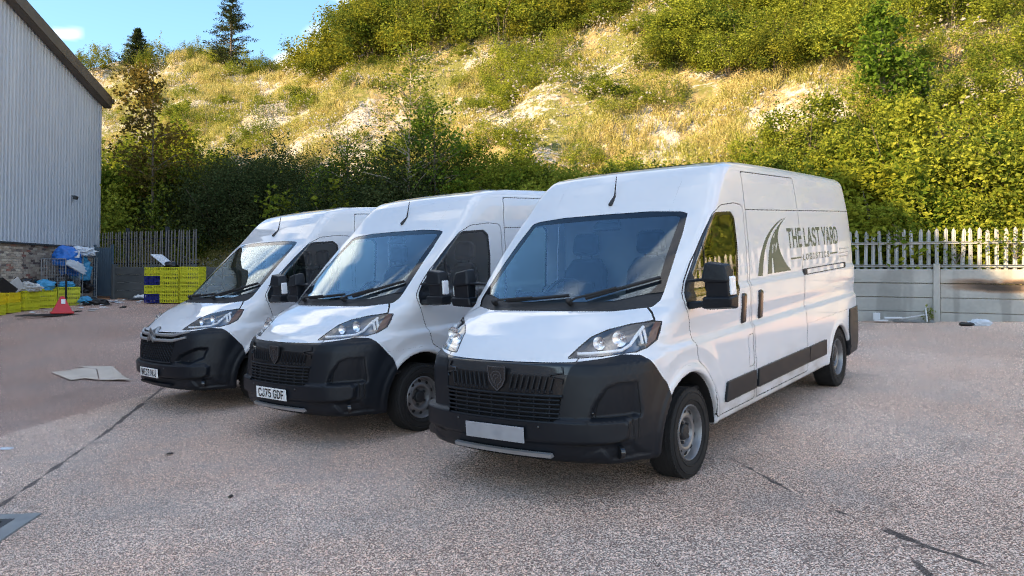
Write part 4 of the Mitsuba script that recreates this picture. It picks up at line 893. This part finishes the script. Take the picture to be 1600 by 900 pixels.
put('steel_post', tube([(0, 0, 0), (0, 0, .98)], .028, 8), 'seam_black', -13.5, 23.75, 0, 0, 'black upright post between the yellow crates', 'post')
# flattened cardboard on the tarmac
def slabpoly(pts, z0, z1):
    m = trimesh.creation.extrude_polygon(Polygon(pts), z1 - z0, engine='earcut'); m.apply_translation([0, 0, z0]); return m
CB = [[(-7.92, 13.52), (-7.10, 12.66), (-6.93, 12.80), (-7.62, 13.64)], [(-7.66, 13.62), (-6.96, 12.78), (-6.60, 12.56), (-7.20, 13.62), (-7.50, 13.80)], [(-7.72, 13.98), (-7.18, 13.62), (-6.58, 12.56), (-6.26, 12.46), (-7.02, 13.86)], [(-7.04, 13.84), (-6.28, 12.46), (-5.98, 12.36), (-6.2, 12.62)]]
k = newkey('cardboard_sheet'); tag(k, 'flattened pale cardboard box on the tarmac before the left van', 'cardboard')
N3 = np.array([-.0594, -.0350, 1])
for i, q in enumerate(CB):
    m = trimesh.Trimesh(*trimesh.remesh.subdivide_to_size(*(lambda w: (w.vertices, w.faces))(slabpoly(q, 0, .008)), .25)); m.merge_vertices(); m.vertices[:, 2] += .022 * meshkit.fbm(m.vertices * [2.2, 2.2, 0] + i, 3, 7) - .012 + gz(m.vertices[:, 0], m.vertices[:, 1]) + .016 + .005 * i
    scene[f'{k}__flap' + (f'_{i:03d}' if i else '')] = PM(m, 'cardboard')
# drain by the camera
k = newkey('drain_cover'); tag(k, 'iron drain cover set in a pale concrete surround', 'drain cover')
def flat(pts, h0, h1):
    m = slabpoly(pts, h0, h1); m.vertices[:, 2] += gz(m.vertices[:, 0], m.vertices[:, 1]); return m
ux, uy = np.array([-1, .05]), np.array([.10, -.99]); c0 = np.array([-3.50, 5.88])
def quad(o, a0, a1, b0, b1): return [tuple(o + ux * a + uy * b) for a, b in ((a0, b0), (a1, b0), (a1, b1), (a0, b1))]
scene[k + '__surround'] = PM(cat(flat(quad(c0, 0, 1.0, 0, .12), -.05, .012), flat(quad(c0, 0, .14, .12, .85), -.05, .012), flat(quad(c0, .14, 1.0, .73, .85), -.05, .012), flat(quad(c0, .86, 1.0, .12, .73), -.05, .012)), 'patch_concrete')
scene[k + '__frame'] = PM(cat(flat(quad(c0, .14, .86, .12, .17), -.05, .014), flat(quad(c0, .14, .20, .17, .68), -.05, .014), flat(quad(c0, .14, .86, .68, .73), -.05, .014), flat(quad(c0, .80, .86, .17, .68), -.05, .014)), 'iron_dark')
scene[k + '__grate'] = PM(cat(*[flat(quad(c0, .215 + .1 * i, .275 + .1 * i, .18, .67), -.03, .010) for i in range(6)]), 'iron_dark')
# by the right-hand wall
def wallput(name, m, mt, t, z, lab, catg, s=16.52, grp=None, smooth=40):
    k = newkey(name); scene[k] = PM(on_fence(m, s, t, z), mt, smooth); tag(k, lab, catg, grp)
GW = .98
wallput('white_block', box(.12, .10, .13, bev=.008), 'pipe_white', 1.52, GW + .09, 'small white block standing on a tray at the wall foot', 'block', smooth=False)
wallput('plastic_tray', box(.24, .16, .025, bev=.008), 'pipe_white', 1.44, GW + .012, 'flat white tray at the foot of the wall', 'tray', smooth=False)
wallput('plastic_pipe', tube([(.16, 0, 0), (-.14, 0, .01)], .022, 12), 'pipe_white', 1.22, GW + .06, 'short thick white pipe at the wall foot', 'pipe')
wallput('plastic_pipe', tube([(.24, 0, -.02), (-.24, .02, .08)], .010, 10), 'pipe_white', .90, GW + .07, 'thin white pipe propped against the wall', 'pipe')
wallput('plastic_pipe', tube([(0, 0, 0), (.03, .03, .26)], .014, 10), 'pipe_white', .66, GW + .01, 'short upright white pipe beside the green weed', 'pipe')
rgl = np.random.default_rng(91)
for i in range(7):
    wallput('rubble', blob(30 + i, .06, .05, .035, .4, 2), 'patch_concrete', 1.2 - .1 * i + rgl.uniform(-.03, .03), GW + .01, 'small lump of concrete rubble at the wall foot', 'rubble', 16.58, 'rubble at the wall foot', False)
wallput('white_bag', blob(41, .17, .10, .085, .45, 4, 3), 'film_white', -.18, GW + .03, 'white plastic bag on the tarmac right of the post', 'bag', 16.15)
wallput('bottle', hull_spheres([(.09, 0, 0), (-.05, 0, 0), (-.10, 0, 0)], (.035, .035, .018)), 'bag_black', .02, GW + .02, 'dark bottle lying left of the white bag', 'bottle', 16.05)
wallput('paper_notice', box(.27, .004, .17), 'scrap_white', -.53, 1.86, 'blank pale notice fixed on the top board of the wall', 'notice', 16.753, smooth=False)
# scraps
for i in range(34):
    x, y = rgl.uniform(-13.6, -11.0), rgl.uniform(20.6, 26.2); w = rgl.uniform(.05, .16); m = blob(60 + i, w, w * rgl.uniform(.4, .8), .02, .6, 2, 3, -.01)
    put('litter_scrap', m, ('scrap_white', 'film_white', 'foam_grey', 'bag_black', 'cardboard')[rgl.choice(5, p=[.35, .2, .2, .15, .1])], x, y, .015, rgl.uniform(0, 360), 'small scrap of litter on the tarmac near the crates', 'litter', 'scraps of litter near the crates')
put('plastic_sheet', blob(120, .55, .20, .05, .5, 3, 3, -.02), 'steel_dark', -12.1, 25.5, .03, -20, 'dark flat sheet on the ground under the shaded wall', 'sheet')
put('litter_scrap', blob(121, .25, .16, .10, .6, 3, 3, -.02), 'scrap_white', -12.15, 25.7, .06, 0, 'white crumpled heap on the dark sheet by the wall', 'litter')
put('litter_scrap', blob(122, .07, .05, .012, .6, 2, 3, -.005), 'film_white', -5.2, 8.1, .01, 0, 'flat pale scrap alone at the left on the tarmac', 'litter')
put('dry_leaf', blob(123, .035, .018, .012, .5, 2, 3, -.004), 'board_dark', -3.25, 7.5, .012, 30, 'curled dark leaf on the tarmac before the left vans', 'leaf')
put('dry_leaf', blob(124, .028, .016, .010, .5, 2, 3, -.004), 'board_dark', -2.15, 6.05, .010, 80, 'curled dark leaf nearer the camera on the tarmac', 'leaf')
# ------------------------------------------------------------------ plants
def leaf_cloud(rg, C, N, L, W, up=.55):
    """N leaves of length L at the points C (N, 3): a folded rhombus each"""
    n = len(C); L = L * rg.uniform(.7, 1.25, n)[:, None]; W = L * W
    d = rg.normal(size=(n, 3)); d[:, 2] *= .6; d /= np.linalg.norm(d, axis=1, keepdims=True)
    nn = rg.normal(size=(n, 3)) * .75 + [0, 0, up]; s = np.cross(d, nn); s /= np.linalg.norm(s, axis=1, keepdims=True) + 1e-9; nn = np.cross(s, d)
    V = np.stack([C - d * L * .5, C + s * W * .5 + nn * W * .18, C + d * L * .5, C - s * W * .5 + nn * W * .18], 1).reshape(-1, 3)
    i = np.arange(n)[:, None] * 4
    return V, np.vstack([i + [0, 1, 2], i + [0, 2, 3]])
def leafmat(name, a, b, c, trans=.75):
    def col(p, n, uv):
        k = fbm(p.x * .55, p.y * .55, p.z * .55, 3); f = noise(p.x * 3.1, p.y * 3.1, p.z * 3.1); g = cell_rand(p.x * 19, p.y * 19, p.z * 19)
        return mix(mix(a, b, smoothstep(.32, .68, k * .6 + f * .4)), c, smoothstep(.62, 1., g) * .8) * (.72 + .5 * g)
    mat(name, {'type': 'principledthin', 'base_color': proc(col), 'roughness': .5, 'diff_trans': trans, 'eta': 1.35})
leafmat('leaf_yellow', (.27, .315, .038), (.085, .14, .022), (.37, .38, .07))
leafmat('leaf_green', (.10, .17, .022), (.24, .27, .028), (.30, .30, .045))
leafmat('leaf_top', (.075, .12, .022), (.25, .25, .028), (.26, .26, .045))
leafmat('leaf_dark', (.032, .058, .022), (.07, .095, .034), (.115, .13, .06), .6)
leafmat('leaf_maple', (.11, .20, .025), (.075, .14, .02), (.18, .25, .04))
leafmat('leaf_copper', (.075, .07, .02), (.15, .115, .03), (.22, .17, .04))
leafmat('leaf_fir', (.022, .038, .014), (.045, .060, .018), (.06, .07, .025), .3)
leafmat('grass_dry', (.50, .43, .17), (.33, .345, .075), (.60, .54, .32), .6)
pr('bark_grey', proc(lambda p, n, uv: mix((.10, .085, .07), (.22, .19, .155), fbm(p.x * 14, p.y * 14, p.z * 5))), .9)
pr('chalk_lump', proc(lambda p, n, uv: mix((.26, .24, .22), (.50, .485, .46), fbm(p.x * 9, p.y * 9, p.z * 9))), .95)
pr('bark_pale', (.42, .37, .30), .85)
def stems(rg, n, r, h, th):
    ms = []
    for k in range(n):
        a = rg.uniform(0, 2 * np.pi); q = r * rg.uniform(.2, .95); hh = h * rg.uniform(.6, 1.0)
        p = [np.array([.08 * math.cos(a), .08 * math.sin(a), -.25]), np.array([q * .4 * math.cos(a), q * .4 * math.sin(a), hh * .45]), np.array([q * math.cos(a + .2), q * math.sin(a + .2), hh])]
        ms.append(tube(p, (th, th * .7, th * .25), 4))
    return cat(*ms)
def bush(seed, n, r, h, leaf, wid, clumps, shoots, fill=.55, sig=.16):
    rg = np.random.default_rng(seed); c = []
    while len(c) < clumps:
        p = rg.uniform(-1, 1, 3); p[2] = abs(p[2]); q = np.linalg.norm(p)
        if fill < q < 1: c.append(p * [r, r, h] * rg.uniform(.82, 1.12))
    c = np.array(c); c[:, 2] = np.maximum(c[:, 2], .12)
    wgt = rg.uniform(.4, 1.6, clumps); i = rg.choice(clumps, n, p=wgt / wgt.sum())
    pts = c[i] + rg.normal(size=(n, 3)) * sig * np.array([r, r, h * .8])
    sh = []
    for k in range(shoots):
        a = rg.uniform(0, 2 * np.pi); b = c[rg.integers(clumps)]; d = np.array([math.cos(a) * .35, math.sin(a) * .35, 1]) * rg.uniform(.15, .45) * h
        m = 26; t = rg.uniform(0, 1, m)[:, None]; sh.append(b + d * t + rg.normal(size=(m, 3)) * leaf * .5)
    pts = np.vstack([pts] + sh); pts[:, 2] = np.maximum(pts[:, 2], .02)
    V, F = leaf_cloud(rg, pts, n, leaf, wid)
    return V, F, stems(rg, 9, r * .8, h * .8, .014 * max(h, 1) ** .5)
def group(name, V, F, m, st_mesh, bark='bark_grey'):
    scene[name] = {'type': 'shapegroup', 'crown': P(V, F, m), 'stems': PM(st_mesh, bark)}
    return name
KIND = {}
def kinds(name, seeds, m, **a):
    KIND[name] = []
    for j, sd in enumerate(seeds):
        V, F, S_ = bush(sd, **a); KIND[name].append(group(f'group_{name}_{"abcd"[j]}', V, F, m, S_))
kinds('leafy', (1, 2, 3), 'leaf_yellow', n=6200, r=.95, h=1.0, leaf=.056, wid=.62, clumps=44, shoots=30, sig=.105, fill=.4)
kinds('green', (4, 5), 'leaf_green', n=6000, r=.9, h=1.0, leaf=.060, wid=.62, clumps=40, shoots=28, sig=.11, fill=.4)
kinds('twiggy', (6, 7, 8), 'leaf_yellow', n=2600, r=.8, h=1.0, leaf=.060, wid=.42, clumps=46, shoots=34, sig=.13)
kinds('top', (9, 10, 11), 'leaf_top', n=4600, r=.85, h=1.0, leaf=.055, wid=.5, clumps=36, shoots=34, sig=.11, fill=.4)
kinds('dark', (12, 13, 14), 'leaf_dark', n=9000, r=.62, h=1.0, leaf=.030, wid=.62, clumps=110, shoots=36, sig=.10)
RGP = np.random.default_rng(77); LASTB = []
def plant(kind, s, t, hgt, name, lab, catg, grp, wide=1., big=1., row='front'):
    x, y = st(s, t); z = float(hill(s, t)) - .05; i = RGP.integers(len(KIND[kind])); k = newkey(name)
    scene[k] = {'type': 'instance', 'g': {'type': 'ref', 'id': KIND[kind][i]}, 'to_world': T4().translate([x, y, z]).rotate([1, 0, 0], RGP.normal(6, 4)).rotate([0, 0, 1], RGP.uniform(0, 360)).scale([hgt * wide, hgt * wide * RGP.uniform(.85, 1.1), hgt])}
    tag(k, f'{("tall" if hgt > big else "short")} {lab}, {zone(x, y, z)}, {row} row', catg, grp)
def zone(x, y, z):
    u = 800 + FPX * x / y      # where along the row of vans and the fence it stands, for its label
    for lim, w in ((240, 'by the warehouse'), (350, 'left of the left van roof'), (440, 'over the left van cab'), (530, 'over the left van roof'), (620, 'over the middle van cab'), (720, 'over the middle van roof'), (840, 'between middle and near vans'), (950, 'over the near van windscreen'), (1070, 'over the near van cab'), (1180, 'over the near van door'), (1320, 'over the near van rear'), (1463, 'left of the wall post')):
        if u < lim: return w
    return 'right of the wall post'
def band(kind_p, n, s0, s1, t0, t1, h0, h1, name, lab, grp, gap=.8, wide=1., keep=None):
    got = []
    for _ in range(n * 30):
        if len(got) >= n: break
        s, t = RGP.uniform(s0, s1), RGP.uniform(t0, t1)
        if keep and not keep(s, t): continue
        if any((s - a) ** 2 + (t - b) ** 2 < gap ** 2 for a, b in got): continue
        got.append((s, t)); kind = list(kind_p)[RGP.choice(len(kind_p), p=list(kind_p.values()))]
        plant(kind, s, t, RGP.uniform(h0, h1), name, lab, 'shrub', grp, wide, (h0 + h1) / 2, ('front', 'second', 'third', 'back')[min(3, int(4 * (s - s0) / (s1 - s0)))])
band({'leafy': .6, 'green': .4}, 42, 19.1, 21, -9, 5.6, 1.3, 2.4, 'leafy_shrub', 'leafy shrub behind bright fence', 'leafy shrubs behind the bright palisade fence', .62)
band({'leafy': .6, 'twiggy': .2, 'green': .2}, 38, 20.8, 23.2, -8, 5.2, .9, 2.0, 'bank_shrub', 'yellow-green bank shrub', 'yellow-green shrubs low on the right bank', .7)
band({'twiggy': .75, 'leafy': .25}, 56, 23.2, 30, -7, 2.4, .8, 1.6, 'scrub_bush', 'twiggy bush on right slope', 'twiggy bushes on the right slope', .65, 1.1)
band({'twiggy': .4, 'leafy': .4, 'top': .2}, 44, 26.4, 30.5, 2.8, 9.6, .9, 1.7, 'slope_bush', 'dense bush high on slope', 'bushes high above the nearest van', .6, 1.15, keep=lambda s, t: s > 26.2 + .12 * (t - 3))
band({'top': .7, 'twiggy': .15, 'green': .15}, 84, 29.8, 34.5, 8, 31.5, 1.2, 3.3, 'crest_shrub', 'green crest shrub', 'green shrubs along the crest', .8, 1.0, keep=lambda s, t: s > (31.2 if t > 27 else 30))
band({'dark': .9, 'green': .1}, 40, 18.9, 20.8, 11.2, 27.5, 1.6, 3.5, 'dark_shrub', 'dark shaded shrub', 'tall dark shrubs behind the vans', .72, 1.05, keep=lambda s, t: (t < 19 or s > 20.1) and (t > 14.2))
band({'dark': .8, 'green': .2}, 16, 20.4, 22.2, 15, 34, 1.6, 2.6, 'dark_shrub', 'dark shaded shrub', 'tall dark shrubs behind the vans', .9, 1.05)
band({'green': .4, 'leafy': .6}, 6, 20, 21.8, 27.6, 31, 2.2, 3.4, 'sunny_shrub', 'sunlit yellow-green shrub', 'sunlit shrubs by the warehouse corner', .8)
band({'leafy': .55, 'green': .45}, 38, 19.3, 21.6, 4.8, 14.5, .9, 1.8, 'roadside_shrub', 'yellow-green shrub', 'shrubs behind the nearest van', .62)
band({'twiggy': .7, 'leafy': .3}, 104, 21.8, 30.5, 9, 50, .4, 1.05, 'low_bush', 'small bush on dry slope', 'small bushes scattered on the chalk slope', 1.0, 1.3)
band({'twiggy': 1.}, 7, 27.2, 29.0, 13.6, 17, 1.1, 1.7, 'grey_bush', 'twiggy greyish bush', 'greyish bushes mid slope', .6)
band({'top': .6, 'twiggy': .4}, 12, 33.5, 36, 31, 40, .5, 1.6, 'skyline_shrub', 'skyline shrub', 'shrubs against the sky', .8)
band({'twiggy': .5, 'top': .5}, 12, 33.5, 36.5, 41, 55, .5, 2.2, 'skyline_shrub', 'skyline shrub', 'shrubs against the sky', .8)
# dry grass: patches of blades, nobody could count them
rg = np.random.default_rng(21); GV = []
for j in range(3):
    n = 330; b = rg.uniform(-.62, .62, (n, 2)); tuft = rg.uniform(-.6, .6, (14, 2)); w = rg.random(n) < .75
    b[w] = tuft[rg.integers(14, size=w.sum())] + rg.normal(size=(w.sum(), 2)) * .07
    hgt = rg.uniform(.10, .34, n); lean = rg.normal(size=(n, 2)) * .45 * hgt[:, None]; a = rg.uniform(0, np.pi, n); wv = np.stack([np.cos(a), np.sin(a)], 1) * .009
    z0 = np.full(n, -.05); A = np.column_stack([b - wv, z0]); B_ = np.column_stack([b + wv, z0]); M1 = np.column_stack([b + lean * .35 + wv * .8, hgt * .6]); M0 = np.column_stack([b + lean * .35 - wv * .8, hgt * .6]); Tp = np.column_stack([b + lean, hgt])
    V = np.stack([A, B_, M1, M0, Tp], 1).reshape(-1, 3); i = np.arange(n)[:, None] * 5
    scene[f'group_grass_{"abc"[j]}'] = {'type': 'shapegroup', 'blades': P(V, np.vstack([i + [0, 1, 2], i + [0, 2, 3], i + [3, 2, 4]]), 'grass_dry')}
n = 0
for _ in range(9000):
    if n >= 1150: break
    s, t = rg.uniform(18, 35.5), rg.uniform(-9, 53)
    q = np.array([s * 1.0, t * .5, 2.])
    if float(meshkit.fbm(q, 3, 31)) < .495: continue
    x, y = st(s, t); e = .2; nx = -(hillz(x + e, y) - hillz(x - e, y)) / (2 * e); ny = -(hillz(x, y + e) - hillz(x, y - e)) / (2 * e)
    up = np.array([nx, ny, 1.0]); up /= np.linalg.norm(up); c = np.cross(up, [1, 0, 0]); c /= np.linalg.norm(c); a = np.cross(c, up)
    M = np.eye(4); M[:3, 0], M[:3, 1], M[:3, 2], M[:3, 3] = a, c, up * .6 + np.array([0, 0, .45]), (x, y, float(hill(s, t)) + .10)
    n += 1; scene[f'dry_grass__{n:04d}'] = {'type': 'instance', 'g': {'type': 'ref', 'id': f'group_grass_{"abc"[n % 3]}'}, 'to_world': T4(M @ rot(rg.uniform(0, 360), [0, 0, 1]) @ np.diag([1.2, 1.2, rg.uniform(.7, 1.4), 1]))}
tag('dry_grass', 'dry straw-coloured grass over the chalk slope', 'grass', kind='stuff')
# broken chalk lying on the slope, nobody could count it
CR = []
for j in range(3):
    ms = []
    for q in range(44):
        b = rg.uniform(.012, .055); a_ = trimesh.creation.icosphere(1, b); a_.vertices = a_.vertices * rg.uniform(.5, 1.2, (len(a_.vertices), 1)) * [1, .8, .55]; a_.apply_translation([*rg.uniform(-.7, .7, 2), 0]); ms.append(a_)
    scene[f'group_chalk_{"abc"[j]}'] = {'type': 'shapegroup', 'lumps': PM(cat(*ms), 'chalk_lump')}
n = 0
for _ in range(9000):
    if n >= 700: break
    s, t = rg.uniform(19, 34), rg.uniform(-6, 50)
    if float(meshkit.fbm(np.array([s, t * .5, 2.]), 3, 31)) > .515: continue
    x, y = st(s, t); n += 1
    scene[f'chalk_rubble__{n:04d}'] = {'type': 'instance', 'g': {'type': 'ref', 'id': f'group_chalk_{"abc"[n % 3]}'}, 'to_world': T4().translate([x, y, float(hill(s, t)) + .10]).rotate([float(FT[0]), float(FT[1]), 0], 38).rotate([0, 0, 1], rg.uniform(0, 360)).scale(rg.uniform(.7, 1.3))}
tag('chalk_rubble', 'broken white chalk lying over the slope', 'rubble', kind='stuff')
# single trees
def tree(name, s, t, H, crownfn, leafm, leaf, wid, lab, nleaf, trunk_r, seed, bark='bark_grey', branches=14, low=.25, x_=None):
    rg = np.random.default_rng(seed); x, y = st(s, t); z = float(hill(s, t)) - .1; k = newkey(name); tag(k, lab, 'tree')
    bend = rg.normal(size=2) * .03 * H
    tp = [np.array([bend[0] * u * u, bend[1] * u * u, H * u]) for u in np.linspace(0, 1, 7)]
    ms = [tube(tp, trunk_r * np.linspace(1, .15, 7), 7)]; tips = []
    for j in range(branches):
        u = rg.uniform(low, .95); a = rg.uniform(0, 2 * np.pi); r = crownfn(u); b = np.array([bend[0] * u * u, bend[1] * u * u, H * u]); e = b + np.array([math.cos(a) * r, math.sin(a) * r, r * rg.uniform(.2, .7)])
        ms.append(tube([b, (b + e) / 2 + [0, 0, .06 * H * .2], e], (trunk_r * .35, trunk_r * .22, trunk_r * .08), 5)); tips.append((b, e))
    pts = []
    while len(pts) < nleaf:
        b, e = tips[rg.integers(len(tips))]; v = rg.beta(2.2, 1.2); c = b + (e - b) * v
        q = c + rg.normal(size=3) * np.linalg.norm(e - b) * .20; pts.append(q)
        for _ in range(rg.integers(2, 7)): pts.append(q + rg.normal(size=3) * leaf * .9)
    V, F = leaf_cloud(rg, np.array(pts), len(pts), leaf, wid, .8)
    scene[f'{k}__crown'] = {**P(V, F, leafm), 'to_world': T4().translate([x, y, z])}; scene[f'{k}__trunk'] = {**PM(cat(*ms), bark, 40), 'to_world': T4().translate([x, y, z])}
tree('maple_tree', 22.85, 1.9, 4.1, lambda u: 1.0 * math.sin(min(1, (1.06 - u) * 1.9) * 1.45) * (.75 + .25 * math.sin(u * 19)), 'leaf_maple', .125, .95, 'small bushy green tree with broad leaves on the right slope', 2300, .055, 41, branches=34, low=.30)
tree('sycamore_sapling', 18.7, 26.6, 7.9, lambda u: (1.25 * (1.05 - u) + .7) * (.55 + .6 * abs(math.sin(u * 23))), 'leaf_copper', .15, .9, 'tall thin sapling with bronze leaves near the warehouse', 2100, .07, 42, branches=26, low=.40)
tree('slender_tree', 19.2, 14.9, 7.0, lambda u: 1.6 * (1.08 - u) + .35, 'leaf_yellow', .085, .6, 'slender pale-stemmed tree rising from the dark shrubs', 4200, .06, 43, 'bark_pale', branches=40, low=.3)
tree('young_tree', 19.5, 17.6, 4.9, lambda u: 1.4 * (1.08 - u) + .3, 'leaf_green', .09, .6, 'young tree with upright dark branches behind the middle van', 2600, .05, 46, branches=30, low=.35)
tree('bushy_tree', 19.4, 14.0, 4.6, lambda u: 1.2 * (1.08 - u) + .4, 'leaf_maple', .10, .8, 'broad-leaved young tree between the middle and nearest vans', 2300, .05, 47, branches=30, low=.35)
def fir(s, t, H, r, lab, seed):
    rg = np.random.default_rng(seed); x, y = st(s, t); z = float(hill(s, t)) - .2; k = newkey('fir_tree'); tag(k, lab, 'tree'); pts = []; ms = [tube([(0, 0, 0), (0, 0, H * .5), (.03, 0, H)], (.09, .06, .012), 6)]
    for j in range(210):
        u = rg.uniform(.04, 1) ** .8; a = rg.uniform(0, 2 * np.pi); rr = r * (1 - u) ** .85 * rg.uniform(.6, 1.2) + .05; e = np.array([math.cos(a) * rr, math.sin(a) * rr, H * u + rr * rg.uniform(-.1, .35)]); b = np.array([0, 0, H * u])
        ms.append(tube([b, e], (.018, .006), 4)); m = int(30 + 60 * rr / r); v = rg.uniform(.15, 1.05, m)[:, None]; pts.append(b + (e - b) * v + rg.normal(size=(m, 3)) * [.07, .07, .05])
    V, F = leaf_cloud(rg, np.vstack(pts), 0, .12, .42, .4)
    scene[f'{k}__crown'] = {**P(V, F, 'leaf_fir'), 'to_world': T4().translate([x, y, z])}; scene[f'{k}__trunk'] = {**PM(cat(*ms), 'bark_grey'), 'to_world': T4().translate([x, y, z])}
fir(34.2, 40.9, 5.8, 2.1, 'tallest dark conifer against the sky on the hill crest', 51)
fir(34.1, 50.4, 3.7, 1.9, 'smaller dark conifer on the crest nearer the warehouse roof', 52)
k = newkey('fallen_trunk'); tag(k, 'bare pale fallen trunk lying high on the slope', 'log')
a, b = np.array([*st(28.6, 10.3), 0]), np.array([*st(28.1, 8.9), 0]); a[2], b[2] = float(hill(28.6, 10.3)) + 1.15, float(hill(28.1, 8.9)) + .75
scene[k] = PM(tube([a, a * .6 + b * .4 + [0, 0, .03], b], (.055, .06, .07), 8), 'bark_pale', 40)
# branches growing through the right fence, and a weed at the foot of the wall
rg = np.random.default_rng(61)
def sprig(name, lab, s, t, z, n, r, leafm, leaf, seed, grp=None):
    rg = np.random.default_rng(seed); k = newkey(name); tag(k, lab, 'plant', grp); x, y = st(s, t)
    V, F = leaf_cloud(rg, rg.normal(size=(n, 3)) * r, n, leaf, .6); scene[k + '__leaves'] = {**P(V, F, leafm), 'to_world': T4().translate([x, y, z])}
    scene[k + '__stem'] = {**PM(cat(*[tube([(0, 0, -r[2] * 2), rg.normal(size=3) * r * .5, rg.normal(size=3) * r], (.008, .006, .003), 4) for _ in range(5)]), 'bark_grey'), 'to_world': T4().translate([x, y, z])}
sprig('fence_branch', 'leafy branch pushing through the right end of the bright fence', 16.95, -.75, 2.5, 330, np.array([.42, .10, .16]), 'leaf_yellow', .07, 1)
sprig('fence_branch', 'leafy branch between the pales just right of the wall post', 16.98, .2, 2.32, 110, np.array([.20, .07, .12]), 'leaf_yellow', .065, 2)
sprig('fence_branch', 'green branch over the fence close behind the white van', 17.0, 1.15, 2.68, 170, np.array([.16, .10, .11]), 'leaf_green', .065, 3)
sprig('weed', 'small green weed at the foot of the wall post', 16.62, .66, 1.10, 120, np.array([.05, .04, .08]), 'leaf_green', .05, 4)
sprig('wall_ivy', 'dark ivy hanging down the shaded concrete wall', 16.66, 23.3, 1.45, 420, np.array([.10, .05, .32]), 'leaf_dark', .05, 5)
